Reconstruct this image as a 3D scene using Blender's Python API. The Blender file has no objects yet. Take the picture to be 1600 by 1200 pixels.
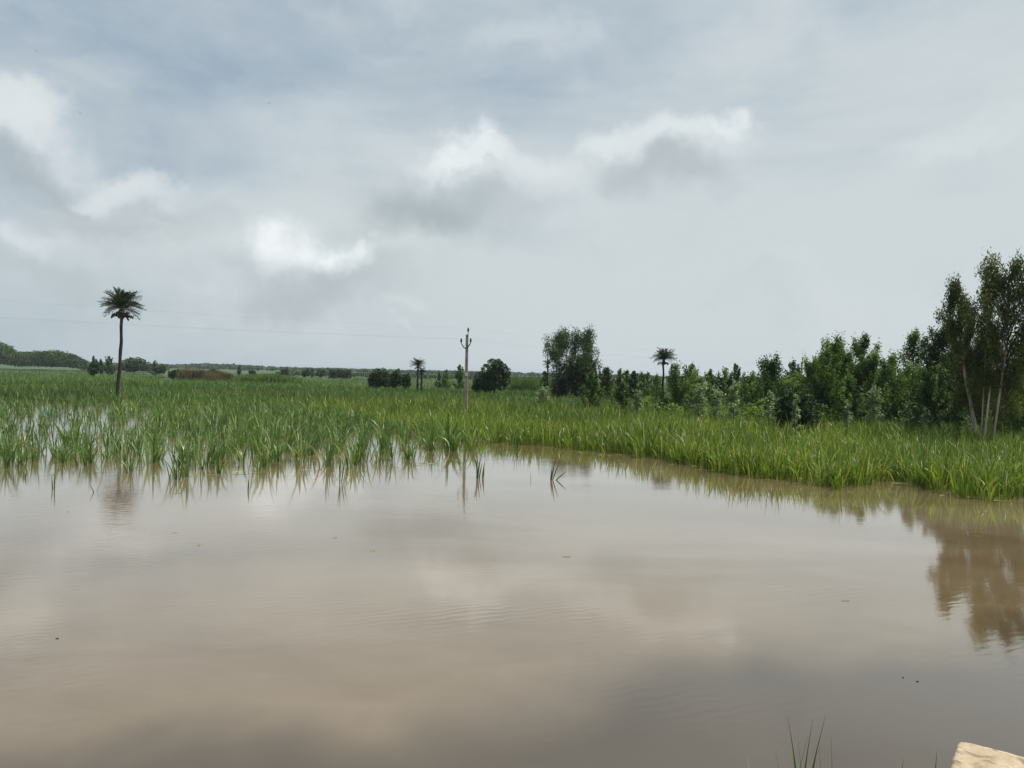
import bpy, bmesh, math, random
import numpy as np
from mathutils import Vector, Matrix

# ------------------------------------------------------------------ camera
S = bpy.context.scene
C = S.collection
FPX = 1209.0                       # focal length in pixels of the 1600 px photograph
CAMH = 3.6
PITCH = math.radians(0.76)
ROLL = math.radians(1.3)
fw = Vector((0, math.cos(PITCH), -math.sin(PITCH)))
r0 = Vector((1, 0, 0))
u0 = r0.cross(fw)
rt = r0 * math.cos(ROLL) + u0 * math.sin(ROLL)
up = -r0 * math.sin(ROLL) + u0 * math.cos(ROLL)
cam_d = bpy.data.cameras.new("camera")
cam = bpy.data.objects.new("camera", cam_d)
C.objects.link(cam)
M = Matrix((rt, up, -fw)).transposed().to_4x4()
M.translation = (0, 0, CAMH)
cam.matrix_world = M
cam_d.sensor_width = 36
cam_d.lens = 36 * FPX / 1600
cam_d.clip_start = 0.05
cam_d.clip_end = 20000
S.camera = cam

# ------------------------------------------------------------------ render / view
S.view_settings.view_transform = 'Standard'
S.view_settings.look = 'None'
S.view_settings.gamma = 1
S.view_settings.exposure = 0.08
S.view_settings.use_curve_mapping = False
S.cycles.use_denoising = True
S.cycles.max_bounces = 6
S.cycles.diffuse_bounces = 3
S.cycles.glossy_bounces = 3
S.cycles.transmission_bounces = 3
S.cycles.transparent_max_bounces = 4
S.cycles.volume_bounces = 0
S.cycles.caustics_reflective = False
S.cycles.caustics_refractive = False

# ------------------------------------------------------------------ sun and sky
SUN_EL, SUN_AZ = math.radians(63), math.radians(88)     # azimuth measured from +Y towards +X
sd = bpy.data.lights.new("sun", 'SUN')
sd.energy = 4.6
sd.angle = math.radians(1.5)
sd.color = (1.0, 0.955, 0.89)
sun = bpy.data.objects.new("sun", sd)
C.objects.link(sun)
sv = Vector((math.sin(SUN_AZ) * math.cos(SUN_EL), math.cos(SUN_AZ) * math.cos(SUN_EL), math.sin(SUN_EL)))
sun.rotation_euler = sv.to_track_quat('Z', 'Y').to_euler()
sun.location = sv * 60


def ray(px, py):
    return (fw * FPX + rt * (px - 800) - up * (py - 600)).normalized()


def at(px, py, z=0.0):
    d = ray(px, py)
    t = (z - CAMH) / d.z
    return Vector((0, 0, CAMH)) + d * t


def hor(px):
    return 584.0 + (px - 800) * math.tan(ROLL)


def col_at(px, d):
    """ground x of image column px at distance d (near the horizon line)"""
    r = ray(px, hor(px))
    return r.x / r.y * d


def srgb(r, g, b):
    f = lambda c: ((c / 255 + 0.055) / 1.055) ** 2.4 if c > 10 else c / 255 / 12.92
    return (f(r), f(g), f(b), 1.0)


class NT:
    """small helper for node trees"""
    def __init__(self, nt):
        self.nt = nt
        self.n = nt.nodes
        self.l = nt.links

    def new(self, t, **kw):
        n = self.n.new(t)
        for k, v in kw.items():
            setattr(n, k, v)
        return n

    def put(self, sock, v):
        if isinstance(v, bpy.types.NodeSocket):
            self.l.new(v, sock)
        elif v is not None:
            sock.default_value = v

    def math(self, op, a, b=None, c=None, clamp=False):
        n = self.new('ShaderNodeMath', operation=op)
        n.use_clamp = clamp
        self.put(n.inputs[0], a)
        if b is not None: self.put(n.inputs[1], b)
        if c is not None: self.put(n.inputs[2], c)
        return n.outputs[0]

    def vm(self, op, a, b=None, out=0):
        n = self.new('ShaderNodeVectorMath', operation=op)
        self.put(n.inputs[0], a)
        if b is not None:
            if op == 'SCALE':
                self.put(n.inputs['Scale'], b)
            else:
                self.put(n.inputs[1], b)
        return n.outputs[out]

    def smooth(self, v, a, b, lo=0.0, hi=1.0):
        n = self.new('ShaderNodeMapRange', interpolation_type='SMOOTHSTEP')
        self.put(n.inputs[0], v)
        for i, x in enumerate((a, b, lo, hi)):
            n.inputs[i + 1].default_value = x
        return n.outputs[0]

    def mix(self, f, a, b, blend='MIX'):
        n = self.new('ShaderNodeMix', data_type='RGBA', blend_type=blend)
        self.put(n.inputs[0], f)
        self.put(n.inputs[6], a)
        self.put(n.inputs[7], b)
        return n.outputs[2]

    def noise(self, vec, scale, detail=4, rough=0.5, dist=0.0, out=0):
        n = self.new('ShaderNodeTexNoise')
        if vec is not None: self.l.new(vec, n.inputs['Vector'])
        n.inputs['Scale'].default_value = scale
        n.inputs['Detail'].default_value = detail
        n.inputs['Roughness'].default_value = rough
        n.inputs['Distortion'].default_value = dist
        return n.outputs[out]


def make_world():
    w = bpy.data.worlds.new("World")
    S.world = w
    w.use_nodes = True
    t = NT(w.node_tree)
    t.n.clear()
    out = t.new('ShaderNodeOutputWorld')
    bg = t.new('ShaderNodeBackground')
    bg.inputs['Strength'].default_value = 0.1
    sky = t.new('ShaderNodeTexSky', sky_type='NISHITA')
    sky.sun_disc = False
    sky.sun_elevation = SUN_EL
    sky.sun_rotation = SUN_AZ
    sky.air_density = 1.0
    sky.dust_density = 3.0
    tc = t.new('ShaderNodeTexCoord')
    d = tc.outputs['Generated']
    sep = t.new('ShaderNodeSeparateXYZ')
    t.l.new(d, sep.inputs[0])
    dx, dy, dz = sep.outputs
    zc = t.math('MAXIMUM', dz, 0.0)
    # domain warp shared by every cloud: gives the billowed edges
    n1 = t.noise(d, 7.0, 6, 0.55, out=1)
    n2 = t.noise(d, 26.0, 6, 0.6, out=1)
    w1 = t.vm('SCALE', t.vm('SUBTRACT', n1, (0.5, 0.5, 0.5)), 0.13)
    w2 = t.vm('SCALE', t.vm('SUBTRACT', n2, (0.5, 0.5, 0.5)), 0.05)
    wd = t.vm('ADD', d, t.vm('ADD', w1, w2))
    wsoft = t.vm('ADD', d, t.vm('SCALE', w1, 1.6))
    # thin high veil over the blue, streaky (stretched in azimuth)
    sv_ = t.vm('MULTIPLY', d, (1.0, 1.0, 3.2))
    nv = t.noise(sv_, 1.9, 7, 0.55, 0.6)
    nv2 = t.noise(sv_, 5.2, 6, 0.6, 0.4)
    veil_n = t.math('ADD', t.math('MULTIPLY', nv, 0.72), t.math('MULTIPLY', nv2, 0.28))
    # the veil thickens towards the sun's side and towards the horizon
    side = t.math('MULTIPLY', t.math('ADD', dx, 0.40), 0.24)
    low = t.smooth(zc, 0.0, 0.40, 0.22, -0.03)
    cover = t.smooth(t.math('ADD', t.math('ADD', veil_n, side), low), 0.30, 0.80, 0.0, 1.0)
    K = 10.0
    def c(r, g, b):
        q = srgb(r, g, b)
        return (q[0] * K, q[1] * K, q[2] * K, 1)
    sky_c = t.mix(0.55, sky.outputs[0], c(150, 171, 190))
    sky_c = t.mix(0.74, sky_c, c(148, 168, 185))
    base = t.mix(cover, sky_c, c(200, 209, 212))
    # low grey-blue band close to the horizon
    hz = t.smooth(dz, 0.0, 0.17, 1.0, 0.0)
    lf = t.smooth(dx, -0.62, 0.15, 1.0, 0.0)
    base = t.mix(t.math('MULTIPLY', hz, 0.75), base, t.mix(lf, c(199, 207, 210), c(172, 186, 192)))
    # broken cloud in the rest of the sky
    nb = t.noise(t.vm('MULTIPLY', wd, (1, 1, 2.0)), 3.1, 5, 0.55)
    rest = t.math('MULTIPLY', t.smooth(nb, 0.52, 0.70), 0.30)
    base = t.mix(rest, base, c(214, 219, 221))
    grey = t.math('MULTIPLY', t.smooth(t.noise(t.vm('MULTIPLY', wsoft, (1, 1, 2.2)), 4.3, 4, 0.5), 0.55, 0.75), 0.14)
    base = t.mix(grey, base, c(168, 178, 184))

    def blob(col, px, py, wpx, hpx, color, op, soft=0.5, warp=None, flat=False):
        warp = warp or wd
        cc = ray(px, py)
        rr = Vector((cc.y, -cc.x, 0)).normalized()
        uu = rr.cross(cc)
        a, b = wpx / FPX, hpx / FPX
        q = t.vm('SUBTRACT', warp, tuple(cc))
        er = t.math('DIVIDE', t.vm('DOT_PRODUCT', q, tuple(rr), out=1), a)
        eu = t.math('DIVIDE', t.vm('DOT_PRODUCT', q, tuple(uu), out=1), b)
        ec = t.math('DIVIDE', t.vm('DOT_PRODUCT', q, tuple(cc), out=1), a)
        r2 = t.math('ADD', t.math('ADD', t.math('MULTIPLY', er, er), t.math('MULTIPLY', eu, eu)), t.math('MULTIPLY', ec, ec))
        m = t.smooth(t.math('SQRT', r2), 1.0, 1.0 - soft, 0.0, 1.0)
        if flat:      # base of a cumulus melts into the haze
            m = t.math('MULTIPLY', m, t.smooth(eu, -0.9, 0.15))
        return t.mix(t.math('MULTIPLY', m, op), col, color)

    W = c(238, 243, 244); W2 = c(220, 226, 228); G = c(160, 171, 175); G2 = c(176, 186, 190); H = c(208, 215, 218)
    L = [
        # left bank of cloud
        (20, 200, 150, 110, W2, .60, .85, wd, True), (72, 150, 52, 60, W2, .60, .65, wd, True), (15, 175, 100, 62, W2, .60, .6, wd, True), (40, 215, 110, 60, W2, .45, .8, wd, True),
        (60, 272, 210, 44, G, .60, .95, wsoft, False),
        (205, 300, 150, 52, H, .45, .9, wd, True), (215, 285, 92, 44, W2, .70, .7, wd, True), (150, 303, 60, 28, W2, .5, .8, wd, True), (190, 338, 210, 40, G2, .65, .95, wsoft, False),
        (25, 385, 70, 36, W2, .55, .8, wd, True), (90, 425, 120, 26, G2, .45, .95, wsoft, False),
        (250, 352, 40, 16, H, .45, .9, wd, True),
        # broad soft bodies behind the heads
        (480, 390, 170, 85, H, .55, .95, wd, True), (740, 260, 190, 80, H, .5, .95, wd, True), (1040, 240, 230, 85, H, .55, .95, wd, True),
        # grey masses
        (700, 335, 190, 90, G, .62, .95, wsoft, False), (650, 335, 90, 66, G, .45, .95, wsoft, False), (1010, 282, 150, 60, G2, .7, .95, wsoft, False),
        (460, 445, 200, 52, G, .5, .95, wsoft, False), (350, 440, 80, 30, H, .45, .9, wd, False), (570, 432, 150, 50, G2, .5, .95, wsoft, False),
        (640, 395, 50, 60, H, .4, .9, wd, False),
        # bright heads
        (450, 388, 105, 72, W2, .7, .8, wd, True), (440, 382, 80, 58, W, .72, .95, wd, True), (425, 374, 42, 38, W, .8, .8, wd, True), (490, 382, 40, 32, W, .6, .8, wd, True),
        (545, 404, 62, 40, W2, .75, .7, wd, True), (535, 392, 34, 24, W, .8, .8, wd, True), (582, 388, 28, 24, W, .6, .8, wd, True), (505, 425, 70, 26, G2, .5, .95, wd, False),
        (715, 252, 105, 46, W2, .7, .8, wd, True), (712, 246, 76, 34, W, .6, .95, wd, True), (752, 228, 42, 38, W, .62, .95, wd, True), (735, 262, 40, 14, G2, .5, .9, wd, False),
        (800, 265, 90, 46, W2, .5, .85, wd, True), (850, 275, 100, 60, W2, .45, .85, wd, False),
        (1010, 222, 105, 52, W2, .75, .7, wd, True), (935, 228, 62, 38, W2, .7, .75, wd, True), (1110, 214, 95, 40, W2, .8, .7, wd, True),
        (1150, 206, 40, 22, W, .35, .8, wd, True), (1070, 268, 120, 42, G2, .65, .95, wsoft, False),
        (660, 468, 60, 18, H, .55, .9, wd, True), (650, 505, 30, 12, H, .55, .9, wd, True),
        (1480, 225, 130, 30, W2, .35, .9, wd, True), (1150, 70, 180, 70, H, .45, .95, wsoft, False), (860, 95, 160, 40, H, .4, .95, wsoft, False), (420, 215, 220, 70, H, .4, .95, wsoft, False),
    ]
    for (px, py, a, b, colr, op, soft, wp, flat) in L:
        base = blob(base, px, py, a, b, colr, op, soft, wp, flat)
    # everything under the horizon is the same haze
    t.l.new(base, bg.inputs['Color'])
    t.l.new(bg.outputs[0], out.inputs['Surface'])
    w.cycles.sampling_method = 'MANUAL'
    w.cycles.sample_map_resolution = 512


make_world()

# ------------------------------------------------------------------ helpers
GEN = [0]


def tag(o, label=None, cat=None, group=None, kind=None):
    if label: o['label'] = label
    if cat: o['category'] = cat
    if group: o['group'] = group
    if kind: o['kind'] = kind
    return o


def link(name, mesh, parent=None, loc=None):
    o = bpy.data.objects.new(name, mesh)
    C.objects.link(o)
    if parent is not None: o.parent = parent
    if loc is not None: o.location = loc
    return o


def empty(name, loc):
    o = bpy.data.objects.new(name, None)
    o.empty_display_size = 0.2
    C.objects.link(o)
    o.location = loc
    return o


def np_mesh(name, v, f, mat, tint=None, smooth=False):
    """v (n,3), f (m,4) or (m,3) numpy -> mesh, tint: per-vertex (n,) or (n,3) values"""
    me = bpy.data.meshes.new(name)
    v = np.asarray(v, dtype=np.float32)
    f = np.asarray(f, dtype=np.int32)
    k = f.shape[1]
    me.vertices.add(len(v))
    me.vertices.foreach_set('co', v.ravel())
    me.loops.add(f.size)
    me.loops.foreach_set('vertex_index', f.ravel())
    me.polygons.add(len(f))
    me.polygons.foreach_set('loop_start', np.arange(0, f.size, k, dtype=np.int32))
    try:
        me.polygons.foreach_set('loop_total', np.full(len(f), k, dtype=np.int32))
    except Exception:
        pass
    if smooth:
        me.polygons.foreach_set('use_smooth', np.ones(len(f), dtype=bool))
    if tint is not None:
        a = me.attributes.new('tint', 'FLOAT', 'POINT')
        a.data.foreach_set('value', np.asarray(tint, dtype=np.float32).ravel())
    me.materials.append(mat)
    me.update(calc_edges=True)
    me.validate()
    return me


def material(name):
    m = bpy.data.materials.new(name)
    m.use_nodes = True
    t = NT(m.node_tree)
    p = m.node_tree.nodes['Principled BSDF']
    return m, t, p


def leaf_material(name, stops, rough=0.5, spec=0.35, trans=0.3, transcol=1.5, nscale=0.0):
    m, t, p = material(name)
    a = t.new('ShaderNodeAttribute', attribute_name='tint')
    ramp = t.new('ShaderNodeValToRGB')
    e = ramp.color_ramp.elements
    e[0].position, e[0].color = stops[0][0], (*stops[0][1], 1)
    e[1].position, e[1].color = stops[-1][0], (*stops[-1][1], 1)
    for pos, colr in stops[1:-1]:
        q = e.new(pos)
        q.color = (*colr, 1)
    t.l.new(a.outputs['Fac'], ramp.inputs[0])
    colr = ramp.outputs[0]
    if nscale:
        geo = t.new('ShaderNodeNewGeometry')
        n = t.noise(geo.outputs['Position'], nscale, 3, 0.6)
        f = t.smooth(n, 0.3, 0.7, 0.72, 1.25)
        comb = t.new('ShaderNodeCombineXYZ')
        for i in range(3): t.l.new(f, comb.inputs[i])
        colr = t.mix(1.0, colr, comb.outputs[0], 'MULTIPLY')
    t.l.new(colr, p.inputs['Base Color'])
    p.inputs['Roughness'].default_value = rough
    p.inputs['Specular IOR Level'].default_value = spec
    tr = t.new('ShaderNodeBsdfTranslucent')
    t.l.new(t.mix(1.0, colr, (transcol, transcol * 1.05, transcol * 0.55, 1), 'MULTIPLY'), tr.inputs['Color'])
    mx = t.new('ShaderNodeMixShader')
    mx.inputs[0].default_value = trans
    t.l.new(p.outputs[0], mx.inputs[1])
    t.l.new(tr.outputs[0], mx.inputs[2])
    t.l.new(mx.outputs[0], m.node_tree.nodes['Material Output'].inputs['Surface'])
    return m


def bark_material(name, c1, c2, scale=6.0, stretch=0.2, rough=0.9, bump=0.4):
    m, t, p = material(name)
    tc = t.new('ShaderNodeTexCoord')
    v = t.vm('MULTIPLY', tc.outputs['Object'], (1, 1, stretch))
    n = t.noise(v, scale, 5, 0.6, 0.3)
    t.l.new(t.mix(t.smooth(n, 0.35, 0.65), (*c1, 1), (*c2, 1)), p.inputs['Base Color'])
    p.inputs['Roughness'].default_value = rough
    b = t.new('ShaderNodeBump')
    b.inputs['Strength'].default_value = bump
    b.inputs['Distance'].default_value = 0.03
    t.l.new(n, b.inputs['Height'])
    t.l.new(b.outputs[0], p.inputs['Normal'])
    return m


def plain(name, c1, c2=None, rough=0.6, scale=20.0, metal=0.0, bump=0.0):
    m, t, p = material(name)
    c2 = c2 or tuple(x * 0.8 for x in c1)
    tc = t.new('ShaderNodeTexCoord')
    n = t.noise(tc.outputs['Object'], scale, 4, 0.6)
    t.l.new(t.mix(t.smooth(n, 0.35, 0.65), (*c1, 1), (*c2, 1)), p.inputs['Base Color'])
    p.inputs['Roughness'].default_value = rough
    p.inputs['Metallic'].default_value = metal
    if bump:
        b = t.new('ShaderNodeBump')
        b.inputs['Strength'].default_value = bump
        b.inputs['Distance'].default_value = 0.01
        t.l.new(n, b.inputs['Height'])
        t.l.new(b.outputs[0], p.inputs['Normal'])
    return m


MT = {}
MT['cane_dark'] = leaf_material('cane_dark', [(0.0, (.034, .078, .014)), (0.45, (.080, .152, .028)), (0.85, (.175, .27, .06)), (0.95, (.30, .36, .16)), (1.0, (.40, .34, .16))], 0.42, 0.5, 0.30, 1.5)
MT['cane_bright'] = leaf_material('cane_bright', [(0.0, (.046, .084, .010)), (0.45, (.108, .170, .018)), (0.85, (.215, .28, .036)), (0.95, (.36, .40, .11)), (1.0, (.46, .38, .14))], 0.42, 0.45, 0.35, 1.5)
MT['cane_far'] = leaf_material('cane_far', [(0.0, (.040, .085, .016)), (0.5, (.078, .140, .024)), (0.9, (.14, .21, .04)), (1.0, (.24, .26, .08))], 0.5, 0.4, 0.3, 1.5, 0.05)
MT['poplar'] = leaf_material('poplar_leaf', [(0, (.022, .050, .010)), (.5, (.085, .145, .028)), (1, (.22, .31, .07))], 0.55, 0.14, 0.34, 1.6)
MT['mango'] = leaf_material('mango_leaf', [(0, (.009, .024, .006)), (.5, (.032, .064, .014)), (.9, (.10, .155, .03)), (1, (.14, .19, .035))], 0.55, 0.15, 0.18, 1.4)
MT['mango_lit'] = leaf_material('mango_leaf_lit', [(0, (.010, .025, .008)), (.5, (.024, .052, .012)), (.8, (.11, .17, .022)), (1, (.22, .30, .03))], 0.5, 0.2, 0.18, 1.4)  # upper stops paint sunlight on the bush's top into the leaf colour
MT['euc'] = leaf_material('eucalyptus_leaf', [(0, (.026, .044, .008)), (.5, (.078, .108, .020)), (1, (.17, .20, .042))], 0.5, 0.2, 0.28, 1.4)
MT['sapling'] = leaf_material('sapling_leaf', [(0, (.07, .11, .045)), (.5, (.17, .235, .105)), (1, (.34, .41, .24))], 0.5, 0.25, 0.28, 1.4)
MT['bright'] = leaf_material('bright_leaf', [(0, (.026, .056, .012)), (.5, (.065, .12, .024)), (1, (.20, .28, .06))], 0.5, 0.2, 0.3, 1.4)
MT['far'] = leaf_material('distant_leaf', [(0, (.020, .040, .014)), (.5, (.045, .078, .024)), (1, (.10, .14, .045))], 0.6, 0.2, 0.15, 1.3)
MT['palm'] = leaf_material('palm_leaf', [(0, (.016, .028, .012)), (.6, (.034, .058, .022)), (1, (.07, .095, .035))], 0.45, 0.4, 0.15, 1.4)
MT['reed'] = leaf_material('dry_reed', [(0, (.05, .045, .018)), (.5, (.13, .095, .04)), (1, (.24, .18, .09))], 0.7, 0.2, 0.2, 1.3)
MT['bank_grass'] = leaf_material('bank_grass', [(0, (.035, .075, .012)), (.6, (.10, .19, .025)), (.9, (.18, .26, .05)), (1, (.45, .42, .3))], 0.42, 0.5, 0.3, 1.5)
MT['bark'] = bark_material('bark_brown', (.05, .036, .026), (.12, .09, .065))
MT['palm_bark'] = bark_material('palm_bark', (.012, .009, .009), (.035, .025, .022), 9.0, 1.2)
MT['boot'] = bark_material('palm_boot', (.06, .042, .025), (.14, .10, .06), 12.0, 0.4)
MT['pale_bark'] = bark_material('eucalyptus_bark', (.52, .45, .36), (.26, .20, .145), 3.0, 0.18)
MT['concrete'] = plain('pole_concrete', (.38, .31, .26), (.24, .19, .16), 0.85, 3.0)
MT['iron'] = plain('rusty_iron', (.07, .045, .032), (.03, .022, .018), 0.7, 15)
MT['porcelain'] = plain('brown_porcelain', (.03, .018, .014), (.02, .012, .010), 0.25, 15)
MT['white'] = plain('white_paint', (.75, .75, .73), (.6, .6, .58), 0.6, 15)
MT['wire'] = plain('wire_aluminium', (.30, .31, .32), (.25, .25, .26), 0.6, 5, 0.0)
MT['bird'] = plain('bird_feather', (.02, .02, .022), (.035, .032, .03), 0.7, 30)
MT['debris'] = plain('wet_leaf_litter', (.035, .028, .014), (.06, .05, .02), 0.6, 60)


def cuts(px_py):
    """list of image points on the water's plane -> arrays (column, distance)"""
    xs, ds = [], []
    for x, y in px_py:
        p = at(x, y)
        xs.append(800 + FPX * p.x / p.y)
        ds.append(p.y)
    return np.array(xs), np.array(ds)


# ------------------------------------------------------------------ ground
def ground_z(x, y):
    """bank under the camera, flooded basin, dry land beyond"""
    y = np.asarray(y, dtype=float)
    z = np.interp(y, [-400, -6, -3.5, 1.7, 3.0, 5.2, 8.0, 92, 112, 150, 400, 20000],
                  [0.4, 0.4, 2.0, 2.0, 1.15, 0.0, -0.7, -0.7, 0.06, 0.12, 0.2, 0.2])
    return z


def make_ground():
    ys = np.concatenate([np.linspace(-400, -8, 8), np.linspace(-6, 9, 46), np.linspace(12, 92, 12), np.linspace(94, 114, 8), np.array([130, 160, 220, 320, 480, 700, 1100, 1800, 3000, 5000, 8000])])
    xs = np.concatenate([-np.geomspace(9000, 12, 22), np.linspace(-10, 10, 41), np.geomspace(12, 9000, 22)])
    X, Y = np.meshgrid(xs, ys)
    rng = np.random.default_rng(5)
    Z = ground_z(X, Y) + np.where((Y > -6) & (Y < 8), 0.03 * (rng.random(X.shape) - 0.5) * 2, 0)
    v = np.stack([X, Y, Z], -1).reshape(-1, 3)
    nx = len(xs)
    i = np.arange(len(ys) - 1)[:, None] * nx + np.arange(nx - 1)[None]
    f = np.stack([i, i + 1, i + 1 + nx, i + nx], -1).reshape(-1, 4)
    m, t, p = material('ground_soil_and_crop')
    geo = t.new('ShaderNodeNewGeometry')
    pos = geo.outputs['Position']
    n = t.noise(t.vm('MULTIPLY', pos, (0.35, 1, 1)), 0.012, 5, 0.6)
    n2 = t.noise(pos, 0.6, 5, 0.65)
    crop = t.mix(t.smooth(n, 0.40, 0.62), (.038, .075, .022, 1), (.075, .115, .036, 1))
    crop = t.mix(t.math('MULTIPLY', t.smooth(n2, .3, .7), .5), crop, (.035, .07, .02, 1))
    sep = t.new('ShaderNodeSeparateXYZ')
    t.l.new(pos, sep.inputs[0])
    near = t.smooth(sep.outputs[1], 60, 100, 0.0, 1.0)
    soil = t.mix(t.smooth(t.noise(pos, 3.0, 6, .7), .35, .65), (.16, .12, .08, 1), (.06, .075, .03, 1))
    t.l.new(t.mix(near, soil, crop), p.inputs['Base Color'])
    p.inputs['Roughness'].default_value = 0.95
    b = t.new('ShaderNodeBump')
    b.inputs['Distance'].default_value = 0.05
    t.l.new(n2, b.inputs['Height'])
    t.l.new(b.outputs[0], p.inputs['Normal'])
    o = link('ground', np_mesh('ground', v, f, m, smooth=True))
    tag(o, kind='structure')


make_ground()


def make_water():
    m, t, p = material('muddy_flood_water')
    geo = t.new('ShaderNodeNewGeometry')
    pos = geo.outputs['Position']
    big = t.noise(t.vm('MULTIPLY', pos, (0.55, 1.0, 1.0)), 0.16, 4, 0.5, 0.8)
    fine = t.noise(t.vm('MULTIPLY', pos, (0.5, 1.0, 1.0)), 0.9, 4, 0.6, 1.2)
    silt = t.math('ADD', t.math('MULTIPLY', big, 0.8), t.math('MULTIPLY', fine, 0.2))
    colr = t.mix(t.smooth(silt, 0.38, 0.62), (.146, .103, .052, 1), (.203, .152, .092, 1))
    # soft-edged shade over the water near the bank, painted into its colour
    shade_noise = t.noise(pos, 0.22, 3, 0.5, 0.4)
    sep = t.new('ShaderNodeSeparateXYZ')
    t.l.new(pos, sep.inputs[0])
    dist = t.math('ADD', sep.outputs[1], t.math('ADD', t.math('MULTIPLY', sep.outputs[0], -0.45), t.math('MULTIPLY', t.math('SUBTRACT', shade_noise, 0.5), 6.5)))
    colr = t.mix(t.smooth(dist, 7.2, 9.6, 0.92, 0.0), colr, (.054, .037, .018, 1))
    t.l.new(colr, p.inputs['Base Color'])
    p.inputs['Roughness'].default_value = 0.06
    p.inputs['IOR'].default_value = 1.45
    p.inputs['Coat Weight'].default_value = 0.7
    p.inputs['Coat IOR'].default_value = 1.5
    p.inputs['Coat Roughness'].default_value = 0.03
    # ripples: fine wind lines in patches
    rot = t.new('ShaderNodeVectorRotate', rotation_type='Z_AXIS')
    t.l.new(pos, rot.inputs['Vector'])
    rot.inputs['Angle'].default_value = math.radians(-24)
    w1 = t.new('ShaderNodeTexWave')
    w1.bands_direction = 'Y'
    w1.inputs['Scale'].default_value = 1.75
    w1.inputs['Distortion'].default_value = 5.0
    w1.inputs['Detail'].default_value = 3
    w1.inputs['Detail Scale'].default_value = 1.3
    t.l.new(rot.outputs[0], w1.inputs['Vector'])
    patch = t.smooth(t.noise(t.vm('MULTIPLY', pos, (0.5, 1, 1)), 0.33, 3, .5), 0.46, 0.66, 0.04, 1.0)
    n3 = t.noise(t.vm('MULTIPLY', rot.outputs[0], (0.5, 1.6, 1)), 5.0, 3, 0.55, 0.4)
    n4 = t.noise(t.vm('MULTIPLY', pos, (0.6, 1.2, 1)), 1.1, 3, 0.5, 0.2)
    h = t.math('ADD', t.math('MULTIPLY', t.math('MULTIPLY', w1.outputs['Fac'], patch), 0.0007),
               t.math('ADD', t.math('MULTIPLY', n3, t.smooth(sep.outputs[0], -13.0, -3.0, 0.0030, 0.0006)), t.math('MULTIPLY', n4, 0.0014)))
    b = t.new('ShaderNodeBump')
    b.inputs['Strength'].default_value = 1.0
    b.inputs['Distance'].default_value = 1.0
    t.l.new(h, b.inputs['Height'])
    t.l.new(b.outputs[0], p.inputs['Normal'])
    t.l.new(b.outputs[0], p.inputs['Coat Normal'])
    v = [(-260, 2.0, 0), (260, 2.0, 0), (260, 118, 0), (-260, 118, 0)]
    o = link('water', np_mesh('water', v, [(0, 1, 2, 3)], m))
    tag(o, kind='structure')
    # a scrap of open water far out in the fields on the left
    q = at(263, 589, 0.3)
    n = 16
    v = [(q.x + 3.2 * math.cos(a) * (1 + .2 * math.sin(3 * a)), q.y + 14 * math.sin(a), 0.26) for a in [i * math.tau / n for i in range(n)]]
    me = bpy.data.meshes.new('distant_pond')
    me.from_pydata(v, [], [tuple(range(n))])
    me.materials.append(m)
    tag(link('distant_pond', me), kind='structure')


make_water()


# ------------------------------------------------------------------ blades (crop, reeds, grass)
def blades(base, L, az, lean, droop, width, K, tint, rng, twist=0.5, face=None):
    """base (N,3), L, az, lean, droop, width, tint (N,) -> v, f, tint per vertex; K segments"""
    N = len(base)
    t = np.linspace(0, 1, K + 1)[None, :]
    out = np.stack([np.cos(az), np.sin(az)], -1)
    sx = (lean[:, None] * t + droop[:, None] * t ** 2.6) * L[:, None]
    zz = (t * np.sqrt(np.maximum(1 - lean[:, None] ** 2, 0.1)) - 0.55 * droop[:, None] * t ** 3.2) * L[:, None]
    P = np.empty((N, K + 1, 3))
    P[:, :, 0] = base[:, None, 0] + out[:, None, 0] * sx
    P[:, :, 1] = base[:, None, 1] + out[:, None, 1] * sx
    P[:, :, 2] = base[:, None, 2] + zz
    wa = az + np.pi / 2 + (rng.random(N) - 0.5) * 2 * twist
    wd = np.stack([np.cos(wa), np.sin(wa), np.zeros(N)], -1)
    if face is not None:
        wd = np.tile(np.array(face, float), (N, 1))
    prof = np.clip(np.minimum(0.55 + 1.6 * t, 1.0) * (1 - t ** 2.4), 0.03, 1)
    hw = 0.5 * width[:, None] * prof
    A = P - wd[:, None, :] * hw[..., None]
    B = P + wd[:, None, :] * hw[..., None]
    v = np.stack([A, B], 2).reshape(-1, 3)
    b0 = (np.arange(N) * (K + 1) * 2)[:, None] + (np.arange(K) * 2)[None]
    f = np.stack([b0, b0 + 1, b0 + 3, b0 + 2], -1).reshape(-1, 4)
    tt = np.repeat(tint, (K + 1) * 2)
    return v, f, tt


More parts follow.
